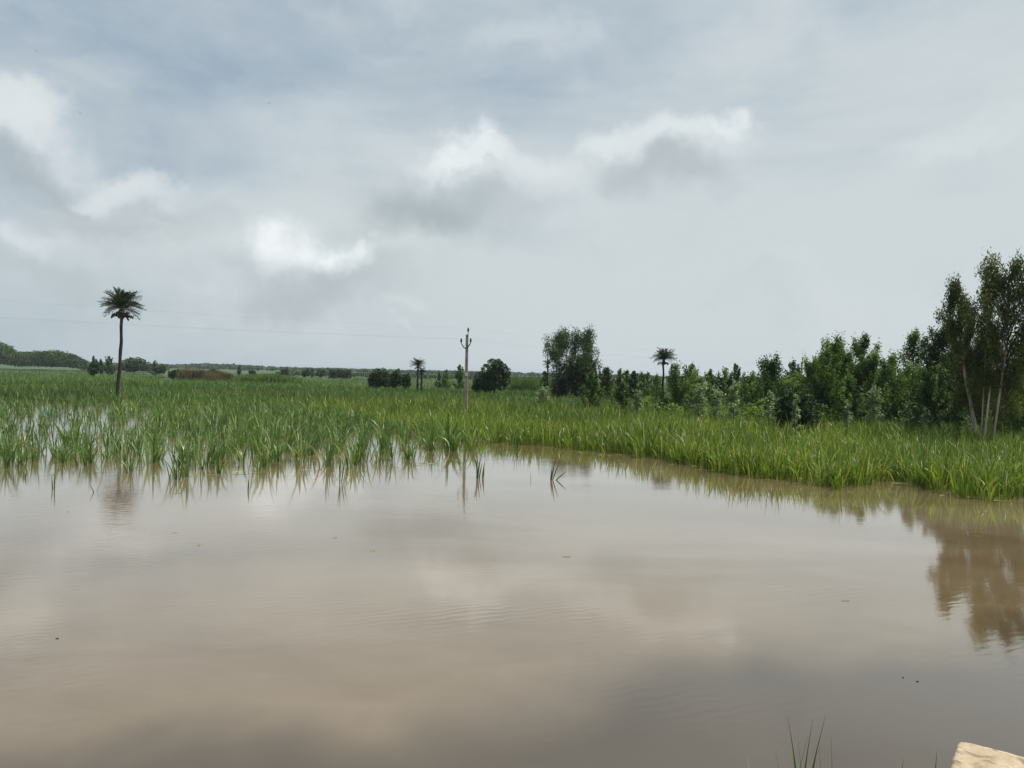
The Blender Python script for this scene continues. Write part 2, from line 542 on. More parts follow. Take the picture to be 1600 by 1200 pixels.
def clumps(centers, scale, nb, K, rng, tint_c, spread=0.16, lean=(0.05, 0.34), droop=(0.05, 0.6), width=(.022, .040), dry=0.03, wide=1.0, lmin=0.5):
    """many plants as one blade set"""
    n = len(centers)
    N = n * nb
    ci = np.repeat(np.arange(n), nb)
    a = rng.random(N) * 2 * np.pi
    r = np.abs(rng.normal(0, spread, N)) * scale[ci]
    base = centers[ci].copy()
    base[:, 0] += np.cos(a) * r
    base[:, 1] += np.sin(a) * r
    L = scale[ci] * (lmin + (1.12 - lmin) * rng.random(N) ** 0.7)
    # part of the leaves leave the shoots higher up
    hi = rng.random(N) < 0.5
    base[:, 2] += np.where(hi, 0.22 * scale[ci] * rng.random(N), 0)
    L = np.where(hi, L * 0.86, L)
    le = lean[0] + (lean[1] - lean[0]) * rng.random(N) ** 1.5
    dr = droop[0] + (droop[1] - droop[0]) * rng.random(N) ** 2.2
    az = a + rng.normal(0, 0.7, N)
    w = (width[0] + (width[1] - width[0]) * rng.random(N)) * wide
    t = np.clip(tint_c[ci] + rng.normal(0, 0.24, N), 0, 0.90)
    t = np.where(rng.random(N) < dry, 0.92 + 0.08 * rng.random(N), t)
    return blades(base, L, az, le, dr, w, K, t, rng, 0.9)


def merge(parts):
    vs, fs, ts, o = [], [], [], 0
    for v, f, t in parts:
        vs.append(v); fs.append(f + o); ts.append(t); o += len(v)
    return np.concatenate(vs), np.concatenate(fs), np.concatenate(ts)


FRONT_DARK = cuts([(-420, 748), (-200, 746), (0, 744), (70, 748), (100, 736), (120, 742), (200, 741), (225, 745), (330, 742), (400, 738), (470, 733), (540, 738), (600, 729), (650, 726), (700, 719), (740, 712), (770, 704), (800, 699)])
FRONT_BRIGHT = cuts([(-420, 612), (0, 616), (260, 622), (400, 636), (530, 655), (600, 672), (690, 688), (760, 690), (820, 694), (900, 705), (1000, 714), (1100, 733), (1160, 742), (1200, 752), (1300, 766), (1345, 764), (1372, 758), (1385, 748), (1400, 755), (1450, 771), (1530, 782), (1600, 776), (1750, 786), (2000, 800)])


def col_of(x, y):
    return 800 + FPX * x / np.maximum(y, 1e-3)


def vnoise(x, y, s, seed):
    """cheap smooth value noise for density and height of the crop"""
    rng = np.random.default_rng(seed)
    g = rng.random((64, 64))
    u, v = x / s + 1000.3, y / s + 1000.7
    i, j = np.floor(u).astype(int), np.floor(v).astype(int)
    a, b = u - i, v - j
    a, b = a * a * (3 - 2 * a), b * b * (3 - 2 * b)
    i0, j0, i1, j1 = i % 64, j % 64, (i + 1) % 64, (j + 1) % 64
    return (g[i0, j0] * (1 - a) * (1 - b) + g[i1, j0] * a * (1 - b) + g[i0, j1] * (1 - a) * b + g[i1, j1] * a * b)


def make_crop():
    rng = np.random.default_rng(11)
    # ---- planted rows of dark cane, left
    rows, along = 1.05, 0.50
    al = math.radians(9)
    ca, sa = math.cos(al), math.sin(al)
    U, V = np.meshgrid(np.arange(-80, 60, rows), np.arange(15, 100, along))
    U = U + rng.normal(0, 0.10, U.shape); V = V + rng.normal(0, 0.12, V.shape)
    x = (U * ca - V * sa).ravel(); y = (U * sa + V * ca).ravel()
    px = col_of(x, y)
    k = (y > 15) & (px > -330) & (px < 815)
    x, y, px = x[k], y[k], px[k]
    f1 = np.interp(px, *FRONT_DARK) + 1.1 * (vnoise(x, y, 1.3, 3) - 0.5) * 2
    f2 = np.interp(px, *FRONT_BRIGHT)
    sparse = np.clip((380 - px) / 200, 0, 1) * np.clip((y - 31) / 6, 0, 1)
    keep = 0.60 - 0.32 * sparse + 0.45 * (vnoise(x, y, 3.5, 8) - 0.5)
    edge = np.clip((y - f1) / 4.5, 0, 1)
    keep *= 0.38 + 0.62 * edge
    k = (y > f1) & (y < f2 + 1.0) & (rng.random(len(x)) < keep)
    dx_, dy_ = x[k], y[k]
    dsc = (1.18 + 0.42 * (vnoise(dx_, dy_, 4.0, 21) - 0.5) + rng.normal(0, 0.18, len(dx_))) * (1 - 0.18 * sparse[k])
    dsc *= np.clip(0.72 + 0.28 * (dy_ - f1[k]) / 1.2, 0.72, 1)
    # ---- bright dense cane, centre and right
    g = 0.50
    X, Y = np.meshgrid(np.arange(-75, 75, g), np.arange(18, 76, g))
    X = X + rng.uniform(-.25, .25, X.shape); Y = Y + rng.uniform(-.25, .25, Y.shape)
    x, y = X.ravel(), Y.ravel()
    px = col_of(x, y)
    k = (px > -330) & (px < 1800)
    x, y, px = x[k], y[k], px[k]
    f2 = np.interp(px, *FRONT_BRIGHT) + 1.6 * (vnoise(x, y, 1.1, 13) - 0.5) + 1.2 * (vnoise(x, y, 3.3, 14) - 0.5)
    kp = np.where(y < f2 + 1.0, 0.8, 0.95) * np.clip(1.25 - (y - 30) / 90, 0.4, 1)
    k = (y > f2) & (rng.random(len(x)) < kp)
    bx, by, bf = x[k], y[k], f2[k]
    bsc = 1.22 + 0.50 * (vnoise(bx, by, 4.0, 31) - 0.5) + rng.normal(0, 0.17, len(bx))
    bsc *= np.clip(0.78 + 0.22 * (by - bf) / 1.5, 0.78, 1)
    # ---- the 300 that show largest stand as plants of their own
    gr = 'sugarcane clumps along the edge of the flood water'
    variants = {}
    made = []
    for kind, mat, spread in (('dark', MT['cane_dark'], 0.10), ('bright', MT['cane_bright'], 0.14)):
        variants[kind] = []
        for i in range(12):
            r2 = np.random.default_rng(100 + i + (50 if kind == 'bright' else 0))
            ln = (0.02, 0.34) if kind == 'dark' else (0.03, 0.36)
            dr = (0.05, 0.95) if kind == 'dark' else (0.03, 0.75)
            v, f, t = clumps(np.zeros((1, 3)), np.array([1.0]), 15 if kind == 'dark' else 22, 5, r2, np.array([0.28 + 0.035 * i]), spread, ln, dr, (.024, .050), 0.05, lmin=.35)
            variants[kind].append(np_mesh('sugarcane_clump', v, f, mat, t))
    def clump_label(kind, x_, y_):
        c = float(col_of(x_, y_))
        e = float(np.interp(c, *(FRONT_DARK if kind == 'dark' else FRONT_BRIGHT)))
        where = 'at the waterline' if y_ - e < 1.2 else ('just behind the waterline' if y_ - e < 2.8 else 'behind the front ones')
        marks = [(60, 'at the left edge'), (150, 'left of the tall palm'), (215, 'below the tall palm'), (290, 'right of the tall palm'), (380, 'below the brown reeds'), (470, 'below the weedy mound'), (560, 'below the short poplar row'),
                 (640, 'below the three mangoes'), (690, 'below the twin palms'), (760, 'by the power pole'), (830, 'below the lone mango tree'), (940, 'below the spreading tree'), (1020, 'left of the lone palm'),
                 (1080, 'below the lone palm'), (1180, 'below the topknot tree'), (1270, 'below the round mango bush'), (1370, 'below the tall poplar pair'), (1470, 'below the stout poplars'), (1560, 'below the tallest eucalyptus'), (9999, 'at the right edge')]
        w = next(t_ for lim, t_ in marks if c < lim)
        return ('dark' if kind == 'dark' else 'bright') + ' green cane clump ' + where + ', ' + w
    def front(xx, yy, edge_d, n):
        px = col_of(xx, yy)
        vis = (px > -5) & (px < 1605)
        score = np.where(vis, (yy - np.interp(px, *edge_d)) * 3 + yy * 0.25, 1e9)
        idx = np.argsort(score)[:n]
        m = np.zeros(len(xx), bool)
        m[idx] = True
        return m
    fd = front(dx_, dy_, FRONT_DARK, 140)
    fb = front(np.where(col_of(bx, by) > 760, bx, 1e6), by, FRONT_BRIGHT, 150)
    for kind, xx, yy, sc, m in (('dark', dx_, dy_, dsc, fd), ('bright', bx, by, bsc, fb)):
        for q, i in enumerate(np.nonzero(m)[0]):
            o = link('sugarcane_clump', variants[kind][int(rng.integers(12))], None, (xx[i], yy[i], -0.12))
            o.rotation_euler[2] = rng.random() * 6.28
            s = float(sc[i]) + 0.10
            o.scale = (s, s, s)
            tag(o, clump_label(kind, xx[i], yy[i]), 'sugarcane', gr)
            made.append((float(col_of(xx[i], yy[i])), o))
    byl = {}
    for c, o in made: byl.setdefault(o['label'], []).append((c, o))
    ordn = ['first', 'second', 'third', 'fourth', 'fifth', 'sixth', 'seventh', 'eighth', 'ninth', 'tenth', 'eleventh', 'twelfth', 'thirteenth', 'fourteenth', 'fifteenth', 'sixteenth', 'seventeenth', 'eighteenth', 'nineteenth', 'twentieth']
    for l_, q in byl.items():
        if len(q) > 1:
            for i, (c, o) in enumerate(sorted(q, key=lambda z: z[0])):
                o['label'] = l_ + ', ' + ordn[min(i, 19)] + ' from left'
    # ---- the rest of the crop
    def bulk(xx, yy, sc, mask, lo, hi, nb, K, wide, tn, **kw):
        k = (~mask) & (yy >= lo) & (yy < hi)
        n = k.sum()
        if not n: return None
        c = np.stack([xx[k], yy[k], np.full(n, -0.12)], -1)
        tc = 0.22 + 0.40 * vnoise(xx[k], yy[k], tn, 77) + rng.normal(0, .05, n)
        return clumps(c, sc[k] + .1, nb, K, rng, tc, wide=wide, **kw)
    P = [bulk(dx_, dy_, dsc, fd, 0, 38, 14, 4, 1.2, 3.0, spread=.11, droop=(.05, .95), lean=(.02, .36), dry=.05, lmin=.35),
         bulk(dx_, dy_, dsc, fd, 38, 100, 12, 3, 1.6, 3.0, spread=.13, droop=(.05, .95), lean=(.02, .36), dry=.05, lmin=.35)]
    v, f, t = merge([p for p in P if p])
    o = link('sugarcane_rows', np_mesh('sugarcane_rows', v, f, MT['cane_dark'], t))
    tag(o, 'rows of dark green sugarcane standing in flood water on the left', 'crop', kind='stuff')
    P = [bulk(bx, by, bsc, fb, 0, 36, 14, 3, 1.4, 6.0, spread=.16, lean=(.04,.42), droop=(.03,.75), dry=.05),
         bulk(bx, by, bsc, fb, 36, 52, 10, 3, 1.9, 6.0, spread=.2, lean=(.04,.42), droop=(.03,.75), dry=.05),
         bulk(bx, by, bsc, fb, 52, 100, 7, 2, 2.6, 6.0, spread=.25, lean=(.04,.42), droop=(.03,.75), dry=.04)]
    v, f, t = merge([p for p in P if p])
    o = link('sugarcane_field', np_mesh('sugarcane_field', v, f, MT['cane_bright'], t))
    tag(o, 'dense bright green sugarcane field spreading behind the flood water', 'crop', kind='stuff')
    # ---- crop canopy further out
    n = 26000
    d = 72 * (400 / 72) ** (rng.random(n) ** 0.85)
    a = np.tan(np.radians(rng.uniform(-37, 37, n)))
    x, y = a * d, d
    px = col_of(x, y)
    pond = (np.abs(px - 263) < 9) & (y > 170)
    kp = ~pond & (rng.random(n) < np.where((px > 1050) & (y > 90), 0.55, 1.0))
    x, y = x[kp], y[kp]
    sc = (1.25 + 0.55 * (vnoise(x, y, 16, 5) - 0.5)) * np.clip(1.1 - (y - 72) / 520, 0.6, 1)
    c = np.stack([x, y, ground_z(x, y) - 0.1], -1)
    c[:, 2] = np.maximum(c[:, 2], -0.1)
    tc = 0.20 + 0.5 * vnoise(x, y, 22, 9) + 0.12 * (y > 140)
    K1 = y < 140
    P = []
    v1 = clumps(c[K1], sc[K1], 7, 2, rng, tc[K1], spread=.35, wide=3.2, dry=.01)
    v2 = clumps(c[~K1], sc[~K1], 5, 1, rng, tc[~K1], spread=.7, wide=6.5, dry=.005)
    v, f, t = merge([v1, v2])
    o = link('distant_crop', np_mesh('distant_crop', v, f, MT['cane_far'], t))
    tag(o, 'far green crop reaching to the tree lines', 'crop', kind='stuff')


make_crop()


def lone_plants():
    rng = np.random.default_rng(4)
    # (column, waterline row, height px, n blades, tilt azimuth deg, lean, label)
    L = [
        (83, 764, 34, 4, 80, .06, 'single short upright cane shoot farthest left in the open water'),
        (148, 769, 17, 2, 150, .35, 'pair of short stubs leaning left just off the left rows'),
        (264, 759, 22, 1, 80, .05, 'single slim spear of cane in open water below the left rows'),
        (387, 765, 24, 1, 60, .04, 'thin dead stem barely above the water beside the left rows'),
        (37, 747, 14, 2, 60, .10, 'short stub at the far left waterline'),
        (532, 752, 46, 5, 95, .12, 'dark cane shoot set forward of the rows above its long reflection'),
        (745, 747, 46, 8, 90, .10, 'small upright cane clump alone at the tip of the left rows'),
        (753, 747, 30, 3, 40, .16, 'short cane shoot close beside the small upright clump'),
        (785, 716, 22, 2, 70, .10, 'thin broken cane stem leaning at the end of the left rows'),
        (807, 704, 36, 5, 90, .12, 'small dark cane shoot before the bright stand at its left end'),
        (829, 750, 17, 1, 120, .18, 'small dark stub left of the two-bladed plant in open water'),
        (931, 726, 12, 1, 90, .02, 'tiny dark stick standing clear of the bright cane edge'),
    ]
    for (px, py, h, n, azd, le, lab) in L:
        p = at(px, py)
        H = h / FPX * p.y * 1.05
        az = np.radians(azd) + rng.normal(0, .9, n)
        if n == 1: az[:] = np.radians(azd)
        base = np.stack([rng.normal(0, .035, n), rng.normal(0, .035, n), np.zeros(n)], -1)
        v, f, t = blades(base, H * (1 - .35 * rng.random(n)) + .1, az, np.abs(rng.normal(le, .05, n)), np.full(n, .05), rng.uniform(.035, .06, n), 5, rng.uniform(0, .35, n), rng, .9)
        o = link('cane_shoot', np_mesh('cane_shoot', v, f, MT['cane_dark'], t), None, (p.x, p.y, -.1))
        tag(o, lab, 'cane shoot', 'single cane shoots in the open water')
    # the two-bladed plant in the middle: its leaves can be told apart
    p = at(861, 750)
    root = tag(empty('cane_shoot', (p.x, p.y, 0)), 'two-bladed cane plant alone in open water, one long leaf leaning right', 'cane shoot', 'single cane shoots in the open water')
    s = p.y / FPX
    for (dx, top, lx, w, tn) in ((0, 36, 5, .075, .2), (1.5, 30, 9, .06, .1), (-1, 27, 2, .05, .15), (4, 17, 18, .065, .3)):
        n = 1
        L_ = math.hypot(top, lx) * s
        le = np.array([lx / math.hypot(top, lx)])
        v, f, t = blades(np.array([[dx * s, 0, -.08]]), np.array([L_ + .08]), np.array([0.0]), le, np.array([.03]), np.array([w]), 6, np.array([tn]), rng, .35, face=(.75 * top / math.hypot(top, lx), .5, -.75 * lx / math.hypot(top, lx)))
        # face the leaf towards the road
        link('leaf', np_mesh('leaf', v, f, MT['cane_dark'], t), root)
    for (px, py, lab, s) in ((90, 998, 'small dark scrap of leaf floating in the lower left water', .016), (1433, 1065, 'small dark scrap floating above the pale stone block', .013), (1411, 1059, 'tiny pale brown scrap floating left of another scrap', .007)):
        p = at(px, py)
        n = 9
        rr = [s * (0.7 + .6 * random.Random(i + px).random()) for i in range(n)]
        top = [(rr[i] * 1.5 * math.cos(i * math.tau / n), rr[i] * math.sin(i * math.tau / n), .006 + .004 * math.sin(i * 2)) for i in range(n)]
        bot = [(x, y, -.004) for x, y, z in top]
        me = bpy.data.meshes.new('floating_scrap')
        me.from_pydata(top + bot, [], [tuple(range(n)), tuple(range(2 * n - 1, n - 1, -1))] + [(i, i + n, (i + 1) % n + n, (i + 1) % n) for i in range(n)])
        me.materials.append(MT['debris'])
        tag(link('floating_scrap', me, None, p), lab, 'debris')


lone_plants()


def floating_straw():
    rng = np.random.default_rng(41)
    V, F, T = [], [], []
    for i in range(90):
        px = rng.uniform(0, 1600)
        fd = np.interp(px, *(FRONT_DARK if px < 800 else FRONT_BRIGHT))
        d = fd - abs(rng.normal(0, 0.7)) + .5 if rng.random() < .8 else rng.uniform(12, fd)
        x = (px - 800) / FPX * d
        L_, w, a = rng.uniform(.12, .55), rng.uniform(.005, .014), rng.uniform(-.6, .6) + (math.pi if rng.random() < .5 else 0)
        if d < 20: L_ *= .3; w *= .5
        k = 5
        o = len(V)
        for j in range(k + 1):
            s = j / k - .5
            cx, cy = x + math.cos(a + s * .5) * L_ * s, d + math.sin(a + s * .5) * L_ * s
            hw = w * .5 * (1 - (2 * s) ** 4 * .8)
            V += [(cx - math.sin(a) * hw, cy + math.cos(a) * hw, .004), (cx + math.sin(a) * hw, cy - math.cos(a) * hw, .012)]
        F += [(o + 2 * j, o + 2 * j + 1, o + 2 * j + 3, o + 2 * j + 2) for j in range(k)]
        T += [rng.choice([.2, .4, .6, .92])] * (2 * k + 2)
    tag(link('floating_straw', np_mesh('floating_straw', np.array(V), np.array(F), MT['cane_bright'], np.array(T))), 'fallen cane leaves and straw floating along the edge of the crop', 'straw', kind='stuff')


floating_straw()


# ------------------------------------------------------------------ tubes
def tube_mesh(name, paths, mat, seg=8):
    """paths: list of (points, radii) -> one mesh with closed ends"""
    v, f = [], []
    for pts, rad in paths:
        pts = [Vector(p) for p in pts]
        o = len(v)
        prev = None
        for i, p in enumerate(pts):
            tdir = (pts[min(i + 1, len(pts) - 1)] - pts[max(i - 1, 0)]).normalized()
            a = Vector((1, 0, 0)) if prev is None else prev
            a = (a - tdir * a.dot(tdir))
            if a.length < 1e-3: a = Vector((0, 1, 0)) - tdir * tdir.y
            a.normalize(); prev = a
            b = tdir.cross(a)
            for k in range(seg):
                an = k * math.tau / seg
                v.append(p + (a * math.cos(an) + b * math.sin(an)) * rad[i])
        for i in range(len(pts) - 1):
            for k in range(seg):
                k2 = (k + 1) % seg
                f.append((o + i * seg + k, o + i * seg + k2, o + (i + 1) * seg + k2, o + (i + 1) * seg + k))
        f.append(tuple(o + k for k in range(seg - 1, -1, -1)))
        e = o + (len(pts) - 1) * seg
        f.append(tuple(e + k for k in range(seg)))
    me = bpy.data.meshes.new(name)
    me.from_pydata([tuple(p) for p in v], [], f)
    me.polygons.foreach_set('use_smooth', [len(p.vertices) == 4 for p in me.polygons])
    me.materials.append(mat)
    return me


def leaves(centers, size, rng, tint, upbias=0.5, aspect=0.55, droop=0.0):
    """rhombic leaves, one face each"""
    N = len(centers)
    nrm = rng.normal(0, 1, (N, 3)); nrm[:, 2] = np.abs(nrm[:, 2]) * 0.8 + upbias
    nrm /= np.linalg.norm(nrm, axis=1)[:, None]
    a = rng.normal(0, 1, (N, 3)); a[:, 2] -= droop * 2
    a -= nrm * (a * nrm).sum(1)[:, None]
    a /= np.linalg.norm(a, axis=1)[:, None] + 1e-9
    b = np.cross(nrm, a)
    s = (size * rng.uniform(0.65, 1.3, N))[:, None]
    v = np.stack([centers - a * s * .5, centers + b * s * .5 * aspect + nrm * s * .04, centers + a * s * .5, centers - b * s * .5 * aspect + nrm * s * .04], 1).reshape(-1, 3)
    f = np.arange(N * 4).reshape(-1, 4)
    return v, f, np.repeat(tint, 4)


def crown_poplar(H, R, rng, nleaf, lo=0.10, spiky=1.0, angle=33):
    limbs, cl, cr, ct = [], [], [], []
    nl = int(24 * spiky)
    for i in range(nl):
        u = lo + .12 + (.99 - lo - .12) * ((i + rng.random()) / nl) ** .85
        pr = min(1.0, .55 + 1.3 * (u - lo)) * (1 - u) ** .48 * 1.2 + .05
        Lh = R * 1.5 * pr * rng.uniform(.42, 1.15)
        az = i * 2.4 + rng.normal(0, .4)
        dz = min(Lh / math.tan(math.radians(angle + rng.normal(0, 6))), (u - lo * .5) * H * .9)
        h = u - dz / H
        p0 = Vector((0, 0, h * H))
        p1 = p0 + Vector((math.cos(az) * Lh * .62, math.sin(az) * Lh * .62, dz * .42))
        p2 = p0 + Vector((math.cos(az) * Lh, math.sin(az) * Lh, dz))
        limbs.append(([p0, p1, p2], [.012 * H * max(0, 1 - h) * .5 + .008, .010, .004]))
        tn = rng.uniform(.15, .8)
        for s in np.linspace(.22, 1.0, 6):
            q = (p0 * (1 - s) ** 2 + p1 * 2 * s * (1 - s) + p2 * s * s)
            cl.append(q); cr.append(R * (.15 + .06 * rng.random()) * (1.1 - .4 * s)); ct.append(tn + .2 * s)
    for s in np.linspace(.6, 1, 5):
        cl.append(Vector((0, 0, H * s))); cr.append(R * .13 * (1.3 - s * .9)); ct.append(.6)
    cl = np.array([tuple(q) for q in cl]); cr = np.array(cr); ct = np.array(ct)
    w = cr ** 2; w /= w.sum()
    i = rng.choice(len(cl), nleaf, p=w)
    off = rng.normal(0, .62, (nleaf, 3)) * cr[i][:, None]
    off[:, 2] *= 1.7
    return limbs, cl[i] + off, np.clip(ct[i] + rng.normal(0, .13, nleaf) - .18, 0, 1)


def crown_round(H, R, rng, nleaf, lo=0.0, lobes=16, asym=0.0):
    """dense evergreen crown: leafy shells of many lobes"""
    cs, rs = [], []
    ch = H * (1 + lo) / 2
    rz = H * (1 - lo) / 2
    for i in range(lobes):
        u = (i + .5) / lobes
        z = 1 - 1.75 * u
        rr = math.sqrt(max(0, 1 - z * z)) ** 0.8
        a = i * 2.399 + rng.normal(0, .25)
        k = rng.uniform(.55, .74)
        cs.append((math.cos(a) * rr * R * k, math.sin(a) * rr * R * k, ch + z * rz * k + asym * math.cos(a) * rr * rz * .5))
        rs.append(R * rng.uniform(.30, .46))
    cs.append((0, 0, ch)); rs.append(R * .6)
    cs, rs = np.array(cs), np.array(rs)
    w = rs ** 2; w /= w.sum()
    i = rng.choice(len(cs), nleaf, p=w)
    dirs = rng.normal(0, 1, (nleaf, 3)); dirs /= np.linalg.norm(dirs, axis=1)[:, None]
    rad = rs[i] * (0.62 + .42 * rng.random(nleaf) ** .6)
    dirs[:, 2] *= min(1.2, rz / R)
    pts = cs[i] + dirs * rad[:, None]
    pts[:, 2] = np.maximum(pts[:, 2], 0.12)
    lob = rng.uniform(-.12, .12, len(cs))
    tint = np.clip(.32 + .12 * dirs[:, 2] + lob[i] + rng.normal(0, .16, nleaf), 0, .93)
    limbs = [([Vector((0, 0, H * .12)), Vector((c[0] * .5, c[1] * .5, H * .12 + (c[2] - H * .12) * .6)), Vector(tuple(c))], [.03 * R + .02, .02 * R, .01]) for c in cs[:7]]
    return limbs, pts, tint


def crown_euc(H, R, rng, nleaf, lo=0.35, n=46, hang=1.0, lean=(0, 0), prof_pts=None, tight=1.0, cs=.15, ss=(0.55, .75, .9, 1.0)):
    """airy crown of hanging sprays on ascending limbs"""
    limbs, cl, cr, ct = [], [], [], []
    for i in range(n):
        h = lo + (1 - lo) * ((i + .5) / n) ** .85
        u = (h - lo) / (1 - lo)
        prof = max(.25, math.sin(math.pi * min(1, (.20 + u * .74))) ** .6)
        if prof_pts: prof = float(np.interp(u, prof_pts[0], prof_pts[1]))
        a = i * 2.4 + rng.normal(0, .3)
        rr = R * 1.12 * prof * rng.uniform(.45, 1.0)
        hb = max(lo * .7, h - rng.uniform(.10, .22))
        off = Vector((lean[0] * h, lean[1] * h, 0))
        offb = Vector((lean[0] * hb, lean[1] * hb, 0))
        p0 = offb + Vector((0, 0, hb * H))
        p2 = off + Vector((math.cos(a) * rr, math.sin(a) * rr, h * H * .985))
        p1 = p0.lerp(p2, .5) + Vector((0, 0, .03 * H))
        limbs.append(([p0, p1, p2], [.0032 * H, .002 * H, .0008 * H]))
        tn = rng.uniform(.15, .85)
        for s in ss:
            q = p0.lerp(p2, s)
            cl.append(q - Vector((0, 0, .02 * H * hang))); cr.append(R * cs * rng.uniform(.6, 1.5)); ct.append(tn)
    cl = np.array([tuple(q) for q in cl]); cr = np.array(cr); ct = np.array(ct)
    w = cr ** 2; w /= w.sum()
    i = rng.choice(len(cl), nleaf, p=w)
    off = rng.normal(0, .6 * tight, (nleaf, 3)) * cr[i][:, None]
    off[:, 2] = off[:, 2] * (1.2 + .5 * hang) - np.abs(rng.normal(0, .35, nleaf)) * cr[i] * hang
    return limbs, cl[i] + off, np.clip(ct[i] + rng.normal(0, .15, nleaf), 0, 1)


def crown_sparse(H, R, rng, nleaf, lo=0.15):
    limbs, cl, ct = [], [], []
    n = 14
    for i in range(n):
        h = lo + (.95 - lo) * i / n
        a = i * 2.4
        Lh = R * (1.05 - h * .65) * rng.uniform(.6, 1.1)
        p0 = Vector((0, 0, h * H)); p2 = p0 + Vector((math.cos(a) * Lh, math.sin(a) * Lh, Lh * .8))
        p2.z = min(p2.z, H)
        limbs.append(([p0, p0.lerp(p2, .5), p2], [.006 + .002 * H, .006, .003]))
        for s in (.35, .6, .8, 1.0):
            cl.append(p0.lerp(p2, s)); ct.append(rng.uniform(.2, .9))
    for s in (.8, .9, 1): cl.append(Vector((0, 0, H * s))); ct.append(.7)
    cl = np.array([tuple(q) for q in cl]); ct = np.array(ct)
    i = rng.choice(len(cl), nleaf)
    return limbs, cl[i] + rng.normal(0, R * .15, (nleaf, 3)), np.clip(ct[i] + rng.normal(0, .2, nleaf), 0, 1)


def tree(name, label, cat, px, d, top, w, kind, seed, mat, bark='bark', leaf=None, dens=1.0, group=None, stems=None, xoff=0, **kw):
    """tree whose crown reaches image row TOP and is W pixels wide at distance d, in column px"""
    rng = np.random.default_rng(seed)
    x = col_of_px(px, d)
    zg = float(ground_z(x, d))
    ztop = CAMH + (hor(px) - top) / FPX * d
    H = ztop - zg
    R = w / 2 / FPX * d
    ppm = FPX / d
    size = leaf if leaf else max(0.13, 3.3 / ppm)
    area = w * (H * ppm) * .8
    n = int(min(26000, max(120, {'poplar': 1.7, 'round': 2.4, 'euc': 2.6, 'sparse': 1.0}[kind] * dens * 3.4 * area / (0.28 * (size * ppm) ** 2))))
    root = tag(empty(name, (x, d, zg)), label, cat, group)
    fn = {'poplar': crown_poplar, 'round': crown_round, 'euc': crown_euc, 'sparse': crown_sparse}[kind]
    limbs, pts, tint = fn(H, R, rng, n, **kw)
    dr = 0.9 if kind == 'euc' else 0.0
    asp = .32 if kind == 'euc' else .6
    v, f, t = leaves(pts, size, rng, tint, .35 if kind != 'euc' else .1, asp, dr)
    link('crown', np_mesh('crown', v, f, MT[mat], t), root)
    tr = max(.03, H * .014)
    if stems is None:
        k = 7
        ph = rng.uniform(0, 6)
        lean = kw.get('lean', (0, 0))
        pts_ = [Vector((lean[0] * i / k + .012 * H * math.sin(i * 1.1 + ph), lean[1] * i / k + .012 * H * math.cos(i * .9 + ph), H * .97 * i / k)) for i in range(k + 1)]
        pts_[0] = Vector((0, 0, -.05))
        paths = [(pts_, [tr * (1.25 if i == 0 else 1) * (1 - .86 * i / k) for i in range(k + 1)])]
    else:
        paths = []
        for (sx, sy, tx, ty, hh, rr) in stems:
            k = 6
            paths.append(([Vector((sx + (tx - sx) * (i / k) ** 1.15, sy + (ty - sy) * i / k, -.05 + hh * H * i / k)) for i in range(k + 1)], [rr * (1 - .8 * i / k) for i in range(k + 1)]))
    link('trunk', tube_mesh('trunk', paths, MT[bark], 7), root)
    link('branches', tube_mesh('branches', limbs, MT['bark'], 4), root)
    return root


def col_of_px(px, d):
    return col_at(px, d)


